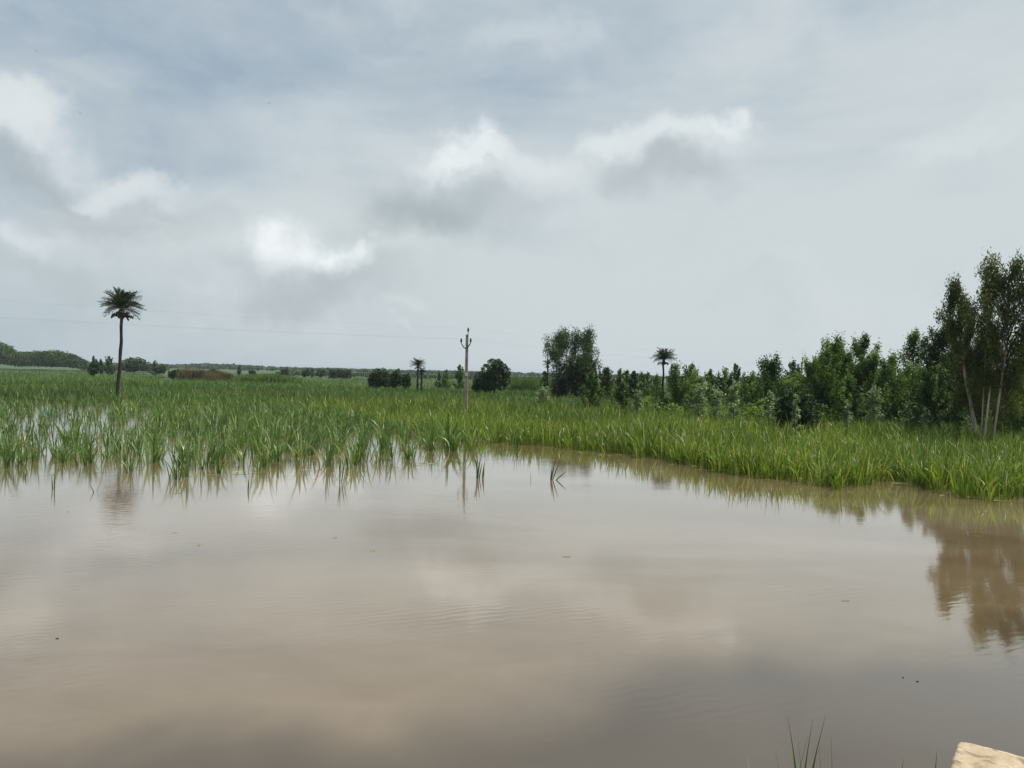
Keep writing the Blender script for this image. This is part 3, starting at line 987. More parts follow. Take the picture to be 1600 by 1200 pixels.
# ------------------------------------------------------------------ trees
def plant_trees():
    P = 'poplar trees behind the right cane field'
    tree('eucalyptus_tree', 'tallest tree, pale many-stemmed eucalyptus at the right edge over the cane', 'tree', 1572, 42, 398, 104, 'euc', 1, 'euc', 'pale_bark', leaf=.19, dens=.80, lo=.40, n=52, cs=.165, tight=.85, ss=(.72, .88, 1.0), prof_pts=([0, .3, .6, .85, 1], [.55, .8, 1, .95, .6]),
         stems=[(-1.11, .1, -.30, 0, .9, .062), (-.83, -.2, .65, .2, .93, .070), (-.98, .5, -.85, .4, .8, .042)])
    tree('eucalyptus_tree', 'slender airy eucalyptus leaning left beside the tallest tree', 'tree', 1530, 44, 428, 66, 'euc', 2, 'euc', 'pale_bark', leaf=.18, dens=.70, lo=.30, n=40, cs=.19, tight=.85, ss=(.72, .88, 1.0), lean=(-1.6, 0), prof_pts=([0, .25, .5, .75, 1], [.6, .8, 1, .72, .12]))
    tree('eucalyptus_tree', 'low olive brown eucalyptus sprays round the pale stems of the tallest tree', 'tree', 1553, 44.5, 520, 100, 'euc', 3, 'euc', 'bark', leaf=.15, dens=.34, lo=.40, n=30,
         stems=[(-.3, .4, -.6, .3, .85, .035), (.5, .3, .8, .1, .85, .035)])
    rows = [
        (1472, 57, 505, 58, 'poplar', 'mango', 1.1, 'dark leafy poplar between the slender eucalyptus and the open-branched tree', 10),
        (1427, 60, 519, 40, 'poplar', 'poplar', .62, 'open-branched poplar with separate upswept limbs against the sky', 11),
        (1394, 56, 559, 52, 'poplar', 'poplar', 1.2, 'stout dark poplar with two low tips left of the open-branched tree', 12),
        (1346, 61, 527, 52, 'poplar', 'poplar', .95, 'tall poplar with one thin spire, right one of the tall pair', 13),
        (1305, 62, 529, 58, 'poplar', 'poplar', .95, 'tall broad-headed poplar, left one of the tall pair', 14),
        (1272, 60, 562, 44, 'poplar', 'poplar', 1.1, 'shorter poplar at the left foot of the tall pair', 15),
        (1325, 66, 560, 60, 'poplar', 'poplar', 1.2, 'poplar filling the gap behind the tall pair', 16),
        (1368, 63, 578, 40, 'poplar', 'poplar', 1.1, 'low poplar between the tall pair and the stout dark one', 17),
        (1290, 57, 548, 44, 'poplar', 'poplar', 1.0, 'bushy poplar in front of the left tall one', 41),
        (1362, 58, 552, 40, 'poplar', 'poplar', 1.0, 'bushy poplar at the right foot of the tall pair', 42),
        (1326, 56, 590, 40, 'poplar', 'bright', 1.0, 'low lighter green poplar below the middle of the tall pair', 43),
        (1203, 62, 555, 42, 'poplar', 'poplar', .9, 'feathery poplar standing alone left of the round mango bush', 18),
        (1505, 54, 548, 70, 'poplar', 'mango', 1.3, 'dark dense poplar behind the pale eucalyptus stems', 19),
        (1600, 52, 560, 70, 'poplar', 'poplar', 1.1, 'dark tree at the right edge behind the tallest eucalyptus', 20),
        (1440, 62, 575, 56, 'poplar', 'mango', 1.2, 'dark low tree under the open-branched poplar', 21),
        (1135, 76, 577, 36, 'poplar', 'bright', .9, 'mid-sized poplar left of the thin topknot tree', 22),
        (1108, 84, 580, 26, 'poplar', 'poplar', 1., 'small dark poplar with a bare forked tip', 23),
        (1080, 80, 571, 30, 'poplar', 'poplar', 1., 'pointed dark poplar right of the bright bushy one', 24),
        (1056, 67, 571, 44, 'poplar', 'bright', 1.05, 'bright green bushy poplar right beside the lone palm', 25),
        (1172, 88, 584, 44, 'poplar', 'poplar', .95, 'hazy broad poplar behind the thin topknot tree', 26),
        (1192, 80, 592, 40, 'poplar', 'poplar', 1.1, 'low dark poplar left of the feathery one', 27),
        (1093, 78, 592, 30, 'poplar', 'poplar', 1.1, 'low dark tree behind the palest sapling', 28),
        (948, 98, 576, 32, 'poplar', 'mango', 1.1, 'dark knob-topped poplar right behind the great spreading tree', 29),
        (969, 104, 577, 17, 'poplar', 'poplar', 1., 'first of the slim poplars right of the knob-topped one', 30),
        (980, 106, 579, 15, 'poplar', 'poplar', 1., 'second slim poplar right of the knob-topped one', 31),
        (991, 98, 580, 20, 'poplar', 'mango', 1., 'pointed dark poplar behind the leafy sapling', 32),
        (1003, 112, 581, 14, 'poplar', 'poplar', 1., 'narrow poplar just right of the pointed dark one', 33),
        (1012, 114, 583, 13, 'poplar', 'poplar', 1., 'narrower poplar left of the gap before the palm', 34),
        (1026, 116, 586, 24, 'poplar', 'poplar', .8, 'small round-headed poplar just left of the lone palm trunk', 35),
        (718, 142, 571, 15, 'poplar', 'poplar', 1., 'narrow poplar just left of the concrete power pole', 36),
        (697, 150, 578, 12, 'poplar', 'poplar', .9, 'small pointed tree between the twin palms and the power pole', 37),
        (687, 155, 582, 9, 'poplar', 'far', .9, 'faint small tree right of the twin palms', 38),
        (851, 100, 580, 12, 'poplar', 'poplar', 1., 'small dark poplar under the palm beside the great spreading tree', 39),
        (1596, 46, 593, 60, 'poplar', 'bright', 1.1, 'light leafed bush at the right edge below the eucalyptus', 40),
    ]
    for (px, d, top, w, k, m, dn, lab, sd_) in rows:
        tree('poplar_tree', lab, 'tree', px, d, top, w * ((1.25 if d < 70 else 1.05) + .3 * ((sd_ * 37) % 10) / 10), k, 200 + sd_, m, dens=dn, group=P, lo=.05, angle=30 + (sd_ * 13) % 12)
    # great spreading tree, several stems
    tree('spreading_tree', 'great spreading tree with a flat open crown in the middle distance', 'tree', 897, 107, 516, 88, 'euc', 51, 'mango', 'bark', leaf=.30, dens=1.0, lo=.24, n=64, cs=.175, tight=.72, ss=(.8, 1.0), hang=.6, prof_pts=([0, .3, .6, .85, 1], [.55, .9, 1, .9, .72]),
         stems=[(-2.3, 0, -2.6, 0, .8, .13), (-.9, .3, -1.2, 0, .9, .12), (1.4, .2, 2.0, 0, .8, .13), (.3, -.2, .5, 0, .9, .12), (2.6, .2, 3.0, 0, .55, .1)])
    tree('round_tree', 'dark round tree under the right half of the great spreading tree', 'tree', 910, 105, 553, 50, 'round', 52, 'mango', leaf=.34, dens=.9)
    tree('round_tree', 'dark undergrowth tree at the left foot of the great spreading tree', 'tree', 876, 108, 590, 30, 'round', 53, 'mango', leaf=.34, dens=.5)
    # mango trees and bushes
    G = 'dark mango trees in the middle distance'
    tree('mango_tree', 'big dark mango tree with a dome leaning right, alone right of the power pole', 'tree', 773, 112, 558, 47, 'round', 60, 'mango', leaf=.33, dens=1.0, group=G, lobes=18, asym=.25)
    tree('mango_tree', 'lower left shoulder bush of the lone big mango tree', 'tree', 751, 114, 581, 28, 'round', 61, 'mango', leaf=.33, dens=1.0, group=G)
    tree('mango_tree', 'widest dark mango of the three left of the twin palms', 'tree', 593, 132, 576, 38, 'round', 62, 'mango', leaf=.35, dens=1.0, group=G)
    tree('mango_tree', 'middle dark mango of the three left of the twin palms', 'tree', 619, 131, 574, 20, 'round', 63, 'mango', leaf=.35, dens=1.0, group=G)
    tree('mango_tree', 'smallest dark mango of the three, next to the twin palms', 'tree', 635, 130, 580, 15, 'round', 64, 'mango', leaf=.35, dens=1.0, group=G)
    tree('mango_bush', 'round mango bush with sunlit yellow green painted into its leaves in front of the poplars', 'bush', 1245, 47, 594, 66, 'round', 65, 'mango_lit', leaf=.15, dens=.95, lobes=22)
    tree('leafy_bush', 'light green leafy tree in front of the dark poplars left of the eucalyptus stems', 'tree', 1455, 47, 573, 52, 'poplar', 66, 'bright', dens=1.1, lo=.02)
    tree('leafy_bush', 'bright leafy shrub at the right foot of the great spreading tree', 'bush', 926, 70, 581, 30, 'poplar', 67, 'bright', dens=1.1, lo=.02)
    tree('leafy_bush', 'bright round-topped shrub midway between the great spreading tree and the lone palm', 'bush', 973, 64, 597, 30, 'poplar', 68, 'bright', dens=1.1, lo=.02)
    sp = [
        (997, 61, 611, 26, 'silvery sapling just right of the bright round-topped shrub'),
        (1093, 56, 603, 34, 'silvery sapling below the pointed dark poplar'),
        (1120, 55, 612, 28, 'low silvery sapling left of the thin-stemmed one'),
        (1147, 52, 597, 28, 'thin-stemmed yellow green sapling under the topknot tree'),
        (850, 76, 607, 30, 'low pale shrub at the foot of the palm beside the great spreading tree'),
        (1244, 42.5, 618, 22, 'small pale sapling in front of the round mango bush'),
        (1203, 50, 614, 26, 'pale leafy sapling left of the round mango bush'),
        (1325, 48, 628, 24, 'small pale sapling in front of the tall poplar pair'),
        (1367, 51, 605, 36, 'tall pale sapling left of the stout dark poplar'),
        (1447, 44, 640, 20, 'low pale sapling in the cane before the light green leafy tree'),
        (1512, 50, 628, 26, 'yellow green sapling left of the pale eucalyptus stems'),
        (1420, 52, 628, 28, 'yellow green sapling in the dark gap right of the stout poplar'),
    ]
    for i, (px, d, top, w, lab) in enumerate(sp):
        tree('sapling', lab, 'sapling', px, d, top, w, 'sparse', 300 + i, 'sapling', dens=.75, group='pale saplings along the far side of the cane')
    tree('topknot_tree', 'thin tall tree with a small round topknot above the poplars', 'tree', 1150, 100, 567, 15, 'euc', 330, 'far', leaf=.3, dens=.8, lo=.55, n=18)
    tree('eucalyptus_tree', 'hazy pale tree behind the second power pole', 'tree', 1240, 96, 566, 36, 'poplar', 331, 'far', dens=.9)
    # small trees far out on the left
    far = [
        (147, 185, 560, 17, 'round', 'far', 'small dark bush tree left of the tall palm', .9, 'bush'),
        (146, 186, 556, 5, 'poplar', 'far', 'thin spire rising from the small bush tree left of the tall palm', 1., 'tree'),
        (158, 240, 562, 8, 'poplar', 'far', 'low pointed tree right of the small bush tree', 1., 'tree'),
        (171, 240, 557, 14, 'poplar', 'far', 'twin-tipped tree just left of the tall palm trunk', 1., 'tree'),
        (210, 300, 557, 44, 'round', 'far', 'broad domed grove tree just right of the tall palm trunk', .8, 'tree'),
        (242, 260, 565, 14, 'poplar', 'far', 'small pointed tree right of the domed grove tree', 1., 'tree'),
        (252, 280, 569, 14, 'round', 'far', 'low round tree right of the small pointed tree', 1., 'tree'),
        (273, 190, 577, 20, 'round', 'mango', 'dark bush at the left end of the brown reeds', .9, 'bush'),
        (374, 330, 573, 7, 'poplar', 'far', 'lone dark spire beyond the brown reeds', 1., 'tree'),
        (394, 330, 577, 12, 'round', 'far', 'low dark bush right of the lone spire', .9, 'bush'),
        (445, 320, 575, 13, 'round', 'far', 'small rounded tree alone on the far field', .9, 'tree'),
        (478, 300, 577, 14, 'round', 'far', 'left bush of the dark far grove', .9, 'bush'),
        (488, 300, 576, 6, 'poplar', 'far', 'pointed tree in the dark far grove', .9, 'tree'),
        (502, 300, 577, 16, 'round', 'far', 'right bush of the dark far grove', .9, 'bush'),
        (332, 320, 575, 16, 'round', 'far', 'dark low tree behind the brown reeds', .9, 'tree'),
    ]
    for i, (px, d, top, w, k, m, lab, dn, cat) in enumerate(far):
        tree('far_tree' if cat == 'tree' else 'far_bush', lab, cat, px, d, top, w, k, 400 + i, m, dens=dn, group='small trees far out on the left')
    for i in range(8):
        tree('young_poplar', ['first', 'second', 'third', 'fourth', 'fifth', 'sixth', 'seventh', 'eighth'][i] + ' from the left of eight young poplars in a far row', 'tree', 516 + i * 4.3, 290, 577 + (i % 3), 6.5, 'poplar', 430 + i, 'far', dens=1.0, group='short row of young poplars on the far field')


plant_trees()


def mass(name, label, pts_r, leaf, mat, seed, nper, trunks=None, group=None, hscale=1.0):
    """a wood that reads as one mass: many crowns given by (x, y, z_base, height, radius)"""
    rng = np.random.default_rng(seed)
    out = []
    for (x, y, zb, h, r) in pts_r:
        n = nper
        d = rng.normal(0, 1, (n, 3)); d /= np.linalg.norm(d, axis=1)[:, None]
        d[:, 2] = np.abs(d[:, 2]) * np.where(rng.random(n) < .3, -.6, 1)
        rad = rng.uniform(.75, 1.05, n)
        c = np.stack([x + d[:, 0] * r * rad, y + d[:, 1] * r * rad, zb + h * .5 + d[:, 2] * h * .5 * rad], -1)
        c[:, 2] = np.maximum(c[:, 2], zb + .1)
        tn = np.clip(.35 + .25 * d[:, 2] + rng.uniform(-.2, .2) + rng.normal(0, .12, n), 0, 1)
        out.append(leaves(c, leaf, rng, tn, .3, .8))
    v, f, t = merge(out)
    return tag(link(name, np_mesh(name, v, f, MT[mat], t)), label, kind='stuff')


def make_masses():
    rng = np.random.default_rng(77)
    # wood at the far left
    L = []
    tops = ([-180, 0, 14, 20, 35, 60, 90, 112, 125, 136, 150], [530, 536, 541, 549, 551, 549, 549, 553, 560, 568, 574])
    for i in range(330):
        px = rng.uniform(-180, 140)
        d = rng.uniform(330, 420)
        top = np.interp(px, *tops) + rng.normal(0, 1.0)
        x = col_at(px, d)
        H = CAMH + (hor(px) - top) / FPX * d - .2
        L.append((x, d, .2, max(3.0, H * (1 if d < 395 else 1.05)), rng.uniform(2.2, 3.6)))
    mass('wood', 'dark hazy wood filling the far left horizon', L, .62, 'far', 1, 230)
    L = []
    for i in range(120):
        px = rng.uniform(135, 262); d = rng.uniform(360, 480)
        top = 571 + rng.normal(0, 1.2)
        L.append((col_at(px, d), d, .2, max(2, CAMH + (hor(px) - top) / FPX * d), 3.0))
    mass('scrub_line', 'low scrub line behind the tall palm', L, .8, 'far', 2, 60)
    # thin line of far trees right round the horizon
    L = []
    tl = ([-300, 130, 270, 330, 380, 470, 560, 700, 800, 1000, 1900], [566, 567, 571, 569, 571, 577, 580, 583, 588, 590, 600])
    for i in range(1500):
        px = rng.uniform(-300, 1900); d = rng.uniform(800, 1400)
        top = np.interp(px, *tl) + rng.normal(0, .8)
        H = max(5, CAMH + (hor(px) - top) / FPX * d)
        L.append((col_at(px, d), d, .2, H, rng.uniform(5, 10)))
    mass('treeline', 'thin blue green tree line along the horizon', L, 2.6, 'far', 3, 55)
    # nearer low line in the middle
    L = []
    for i in range(160):
        px = rng.uniform(440, 850); d = rng.uniform(330, 460)
        top = 588 + (px - 650) * .012 + rng.normal(0, .8)
        L.append((col_at(px, d), d, .2, max(2, CAMH + (hor(px) - top) / FPX * d), 3.2))
    mass('hedge_line', 'low hedge line across the middle distance', L, .9, 'far', 4, 60)
    # undergrowth at the foot of the right-hand trees
    L = []
    for i in range(200):
        px = rng.uniform(1000, 1700)
        d = rng.uniform(60, 90) if px < 1180 else rng.uniform(54, 72)
        zt = rng.uniform(.9, 1.6) if px < 1190 else rng.uniform(1.2, 2.4)
        L.append((col_at(px, d), d, -.2, zt + .2, rng.uniform(.7, 1.3)))
    mass('undergrowth', 'tangled undergrowth at the foot of the right-hand trees', L, .22, 'poplar', 5, 170)
    # trees in depth behind the poplars on the right: a plantation seen as one mass
    L = []
    for i in range(170):
        px = rng.uniform(1150, 1850); d = rng.uniform(80, 125)
        zt = np.interp(px, [1150, 1180, 1260, 1400, 1850], [3.4, 4.0, 5.4, 5.6, 6.8]) * rng.uniform(.7, 1.0)
        L.append((col_at(px, d), d, -.2, zt, rng.uniform(1.0, 1.6)))
    mass('plantation', 'tree plantation massed behind the poplars on the right', L, .4, 'poplar', 6, 190)
    # tall crop strip behind the mango tree
    n = 5200
    px = rng.uniform(798, 905, n); d = rng.uniform(135, 165, n)
    x = px * 0
    x = np.array([col_at(a, b) for a, b in zip(px, d)])
    c = np.stack([x, d, np.full(n, .05)], -1)
    v, f, t = clumps(c, np.full(n, 2.55) + rng.normal(0, .2, n), 4, 2, rng, np.full(n, .45), spread=.2, wide=5.0, dry=.01, lean=(.02, .2), droop=(.02, .3))
    tag(link('tall_crop', np_mesh('tall_crop', v, f, MT['cane_far'], t)), 'strip of taller cane behind the lone mango tree', 'crop', kind='stuff')
    # brown reeds on the left
    n = 2600
    px = rng.uniform(278, 362, n); d = rng.uniform(186, 202, n)
    x = np.array([col_at(a, b) for a, b in zip(px, d)])
    c = np.stack([x, d, np.full(n, .1)], -1)
    hh = np.interp(px, [278, 292, 330, 350, 362], [2.6, 2.9, 2.5, 2.2, 1.7]) + 1.5 * (vnoise(x, d, 2.2, 3) - .5) + rng.normal(0, .3, n)
    v, f, t = clumps(c, hh * .85, 4, 2, rng, .1 + .8 * vnoise(x, d, 1.7, 8), spread=.15, wide=5.0, dry=.0, lean=(.02, .15), droop=(.02, .2))
    tag(link('dry_reeds', np_mesh('dry_reeds', v, f, MT['reed'], t)), 'strip of dry brown reeds out on the left field', 'reeds', kind='stuff')
    # low weedy mound right of the reeds
    n = 2600
    px = rng.uniform(365, 470, n); d = rng.uniform(176, 200, n)
    x = np.array([col_at(a, b) for a, b in zip(px, d)])
    c = np.stack([x, d, np.full(n, .1)], -1)
    hh = np.interp(px, [365, 400, 425, 470], [1.3, 2.0, 2.3, 1.2]) + rng.normal(0, .15, n)
    v, f, t = clumps(c, hh, 4, 2, rng, rng.uniform(.3, .9, n), spread=.2, wide=5.0, dry=.05, lean=(.02, .3), droop=(.02, .4))
    tag(link('weedy_mound', np_mesh('weedy_mound', v, f, MT['cane_far'], t)), 'weedy mound right of the dry brown reeds', 'weeds', kind='stuff')


make_masses()


# ------------------------------------------------------------------ palms
def frond_mesh(L, rng, dead=False, wl=.26, nl=22):
    """arched rachis with two rows of leaflets, growing along +X from the origin"""
    K = 8
    el = rng.uniform(.1, .9)
    pts = []
    arch = rng.uniform(.75, 1.15)
    for i in range(K + 1):
        s = i / K
        pts.append((L * (s - .12 * s * s * arch), 0, -L * .42 * arch * s ** 2.1))
    pts = np.array(pts)
    V, F, T = [], [], []
    def add(a, b, c_, d_, t):
        o = len(V)
        V.extend([a, b, c_, d_]); F.append((o, o + 1, o + 2, o + 3)); T.extend([t] * 4)
    for i in range(K):
        w0, w1 = .02 * (1 - i / K) + .006, .02 * (1 - (i + 1) / K) + .006
        a, b = pts[i], pts[i + 1]
        add(a + [0, -w0, 0], b + [0, -w1, 0], b + [0, w1, 0], a + [0, w0, 0], .9)
        add(a + [0, 0, -w0], b + [0, 0, -w1], b + [0, 0, w1], a + [0, 0, w0], .9)
    for i in range(nl):
        s = .14 + .86 * i / (nl - 1)
        p = np.array([np.interp(s * K, range(K + 1), pts[:, k]) for k in range(3)])
        q = np.array([np.interp(min(s + .05, 1) * K, range(K + 1), pts[:, k]) for k in range(3)])
        tg = (q - p); tg = tg / (np.linalg.norm(tg) + 1e-6) if np.linalg.norm(tg) > 1e-6 else np.array([.8, 0, -.6])
        ll = L * wl * (math.sin(min(1, s * 1.15) * math.pi * .82) ** .6 + .1)
        for sg in (-1, 1):
            dd = tg * .85 + np.array([0, sg * .85, 0]) + np.array([0, 0, .35 + rng.normal(0, .22)])
            dd /= np.linalg.norm(dd)
            side = np.cross(dd, [0, 0, 1]); side /= np.linalg.norm(side) + 1e-6
            w = .022 * L / 1.6 + .008
            tip = p + dd * ll
            mid = p + dd * ll * .5 + np.array([0, 0, .02])
            add(p, mid - side * w, tip, mid + side * w, float(np.clip(rng.normal(.45, .22), 0, 1)))
    return np.array(V), np.array(F), np.array(T)


def palm(label, px, d, crown_y, base_px, crown_r_px, nf, seed, bulge=False, top_px=None, dead=6, group='date palms in the fields', curve=0.0):
    rng = np.random.default_rng(seed)
    zg = float(ground_z(0, d))
    xb = col_at(base_px, d)
    ztop = CAMH + (hor(px) - crown_y) / FPX * d
    xt = (ray(px, crown_y).x / ray(px, crown_y).y) * d
    H = ztop - zg
    root = tag(empty('palm_tree', (xb, d, zg)), label, 'palm tree', group)
    k = 12
    dx = xt - xb
    path = [Vector((dx * (i / k) + curve * math.sin(i / k * math.pi) + .035 * math.sin(i * 1.9 + seed), 0, H * i / k)) for i in range(k + 1)]
    r = max(.10, (2.6 if crown_r_px > 25 else 1.7) / FPX * d)
    rad = [r * (1.18 - .42 * i / k + .07 * math.sin(i * 2.1 + seed)) for i in range(k + 1)]
    path[0].z = -.05
    link('trunk', tube_mesh('trunk', [(path, rad)], MT['palm_bark'], 10), root)
    top = path[-1]
    R = crown_r_px / FPX * d
    if bulge:
        bp = [top + Vector((0, 0, z)) for z in (-1.02, -.85, -.6, -.3, -.05, .2)]
        link('leaf_base', tube_mesh('leaf_base', [(bp, [r * .8, r * 1.4, r * 2.0, r * 1.9, r * 1.6, r * .7])], MT['boot'], 12), root)
        bq = [top + Vector((0, 0, z)) for z in (-.30, -.22)]
        link('band', tube_mesh('band', [(bq, [r * 1.98, r * 1.98])], MT['white'], 12), root)
    else:
        bp = [top + Vector((0, 0, z * H / 10)) for z in (-.7, -.45, -.1, .2)]
        link('leaf_base', tube_mesh('leaf_base', [(bp, [r * .8, r * 1.25, r * 1.3, r * .6])], MT['palm_bark'], 8), root)
    wl = .30 if crown_r_px > 20 else .34
    meshes = []
    for i in range(6):
        v, f, t = frond_mesh(R * 1.0, np.random.default_rng(seed * 10 + i), wl=wl, nl=22 if crown_r_px > 20 else 14)
        meshes.append(np_mesh('frond', v, f, MT['palm'], t))
    for i in range(nf):
        u = (i + .5) / nf
        el = math.radians(84 - 84 * u ** .95 + rng.normal(0, 6))
        az = i * 2.39996 + rng.normal(0, .15)
        o = link('frond', meshes[i % 6], root, top + Vector((0, 0, .12)))
        s = rng.uniform(.85, 1.1) * (1 if u < .8 else .85)
        o.rotation_mode = 'XYZ'
        o.matrix_basis = Matrix.Translation(top + Vector((0, 0, .1))) @ Matrix.Rotation(az, 4, 'Z') @ Matrix.Rotation(-el, 4, 'Y') @ Matrix.Rotation(rng.normal(0, .3), 4, 'X') @ Matrix.Scale(s, 4)
    # dark fruit stalks hanging below the crown
    for i in range(dead):
        az = i * math.tau / max(dead, 1) + .4
        n = 26
        L_ = R * rng.uniform(.36, .5)
        c = np.array([[L_ * s, 0, .0 - L_ * .9 * (s - .4) ** 2 - .04] for s in rng.uniform(.15, 1, n)]) + rng.normal(0, .05 * R, (n, 3))
        v, f, t = leaves(c, .16 * R, rng, rng.uniform(0, .3, n), 0, .6, .5)
        o = link('fruit_stalk', np_mesh('fruit_stalk', v, f, MT['palm'], t), root)
        o.matrix_basis = Matrix.Translation(top + Vector((0, 0, -.18 * R))) @ Matrix.Rotation(az, 4, 'Z')
    return root


palm('tall lone date palm with a long bare dark trunk on the left field', 190, 79, 484, 182, 34, 46, 5, bulge=True, dead=7, curve=.16)
palm('taller left one of the twin palms left of the power pole', 653, 119, 572, 653, 13, 30, 6, dead=2)
palm('shorter ragged right one of the twin palms', 659, 121, 583, 659, 9, 16, 7, dead=4)
palm('small thin palm at the left side of the great spreading tree', 856, 100, 571, 856, 9.5, 18, 8, dead=3)
palm('lone palm rising between the middle shrubs and the bright bushy poplar', 1037, 68, 563, 1036, 19, 34, 9, dead=5)


# ------------------------------------------------------------------ power line
def utility_pole(label, base, H, aim, lean=(0, 0), scale=1.0, detail=True):
    """concrete pole, V-shaped cross arm, three pin insulators; returns wire points (world)"""
    root = tag(empty('utility_pole', base), label, 'utility pole', 'concrete poles of the power line')
    lx, ly = lean
    b = .15; tp = .10
    v, f = [], []
    for k, z in enumerate((-.1, H * .5, H)):
        w = b + (tp - b) * z / H
        for sx, sy in ((-1, -1), (1, -1), (1, 1), (-1, 1)):
            v.append((sx * w + lx * z / H, sy * w * .75 + ly * z / H, z))
    for k in range(2):
        for i in range(4):
            f.append((k * 4 + i, k * 4 + (i + 1) % 4, k * 4 + 4 + (i + 1) % 4, k * 4 + 4 + i))
    f += [(3, 2, 1, 0), (8, 9, 10, 11)]
    me = bpy.data.meshes.new('pole')
    me.from_pydata(v, [], f)
    me.materials.append(MT['concrete'])
    bm = bmesh.new(); bm.from_mesh(me)
    bmesh.ops.bevel(bm, geom=bm.edges[:], offset=.012, segments=1, affect='EDGES')
    bm.to_mesh(me); bm.free()
    link('pole', me, root)
    a = Vector((aim[0], aim[1], 0)).normalized()      # direction of the arm
    n = Vector((-a.y, a.x, 0))
    tops = []
    ctr = Vector((lx * .93, ly * .93, H - 1.08))
    for s in (-1, 1):
        span = .50 * scale
        path = [ctr + n * -.12, ctr + a * s * .18 + Vector((0, 0, .03)) - n * .12, ctr + a * s * span + Vector((0, 0, .36)) - n * .12, ctr + a * s * (span + .04) + Vector((0, 0, .52)) - n * .12]
        link('cross_arm', tube_mesh('cross_arm', [(path, [.04, .045, .04, .03])], MT['iron'], 6), root)
        tops.append(path[-1])
    st = [Vector((lx * .95, ly * .95, H - .25)) + a * .11, Vector((lx, ly, H + .28)) + a * .11]
    link('pin_bracket', tube_mesh('pin_bracket', [(st, [.032, .028])], MT['iron'], 6), root)
    tops.append(st[1])
    wp = []
    for t_ in tops:
        pr = [(-.06, .03), (0, .085), (.05, .09), (.07, .05), (.10, .075), (.15, .08), (.19, .05), (.24, .06), (.27, .03)]
        pts = [t_ + Vector((0, 0, z)) for z, r in pr]
        link('insulator', tube_mesh('insulator', [(pts, [r for z, r in pr])], MT['porcelain'], 10), root)
        wp.append(Vector(base) + t_ + Vector((0, 0, .22)))
    if detail:
        c = Vector((lx * .6, ly * .6, H * .57))
        me = bpy.data.meshes.new('marker_plate')
        bm = bmesh.new(); bmesh.ops.create_cube(bm, size=1)
        bmesh.ops.scale(bm, vec=(.16, .02, .22), verts=bm.verts)
        bmesh.ops.bevel(bm, geom=bm.edges[:], offset=.004, segments=1, affect='EDGES')
        bm.to_mesh(me); bm.free(); me.materials.append(MT['white'])
        link('marker_plate', me, root, c + Vector((0, -.125, 0)))
    return wp


def sag_wire(pts_list, label, sag=.7):
    path = []
    for p, q in zip(pts_list[:-1], pts_list[1:]):
        n = 14
        for i in range(n + (1 if q is pts_list[-1] else 0)):
            s = i / n
            w = p.lerp(q, s)
            w.z -= 4 * sag * s * (1 - s)
            path.append(w)
    o = link('power_wire', tube_mesh('power_wire', [(path, [.0028] * len(path))], MT['wire'], 5))
    tag(o, label, 'power wire', 'wires of the power line')


pA = Vector((col_at(729, 61), 61, -.7))
pB = Vector((col_at(1252, 108), 108, -.1))
pC = pA + (pA - pB).normalized() * 74
pC.z = float(ground_z(0, pC.y))
ln = (pB - pA); ln.z = 0
arm = Vector((ln.y, -ln.x, 0)).normalized()
wA = utility_pole('concrete power pole standing in the cane in the middle of the photo', pA, 7.05 + .25, arm, lean=(-.02, 0))
wB = utility_pole('second power pole half hidden by trees on the right', pB, CAMH + (hor(1252) - 565) / FPX * 108 + .1, Vector((1, .1, 0)), scale=1.0, detail=False)
wC = utility_pole('power pole at the left end of the wires', pC, 7.3, arm, detail=False)
for i, nm in enumerate(('left-hand power wire hung from the lower arm', 'right-hand power wire hung from the lower arm', 'topmost power wire running over the pole top')):
    sag_wire([wC[i], wA[i], wB[i]], nm, .6)


# ------------------------------------------------------------------ birds
def bird(label, px, py, d, s):
    p = Vector((0, 0, CAMH)) + ray(px, py) * d
    root = tag(empty('bird', p), label, 'bird', 'tiny birds in the sky')
    pts = [Vector((0, -.5 * s, 0)), Vector((0, -.3 * s, .01)), Vector((0, 0, .02)), Vector((0, .3 * s, 0)), Vector((0, .6 * s, 0))]
    link('body', tube_mesh('body', [(pts, [.02 * s, .11 * s, .13 * s, .07 * s, .03 * s])], MT['bird'], 8), root)
    for g in (-1, 1):
        v = [(0, -.18 * s, .03), (g * .5 * s, -.25 * s, .22 * s), (g * 1.1 * s, .05 * s, .12 * s), (g * .5 * s, .05 * s, .2 * s), (0, .16 * s, .03)]
        v += [(x, y, z - .02 * s) for x, y, z in v]
        f = [(0, 1, 3, 4), (1, 2, 3), (9, 8, 6, 5), (8, 7, 6)] + [(i, i + 5, (i + 1) % 5 + 5, (i + 1) % 5) for i in range(5)]
        me = bpy.data.meshes.new('wing')
        me.from_pydata(v, [], f)
        me.materials.append(MT['bird'])
        link('wing', me, root)


bird('bird in the sky above and left of the bright cloud', 420, 161, 70, .13)
bird('bird in the open sky right of the middle, above the lone palm', 1145, 340, 75, .11)
bird('bird beside the white cloud at the left edge', 125, 177, 75, .12)
bird('highest bird, near the top left corner', 57, 80, 75, .10)


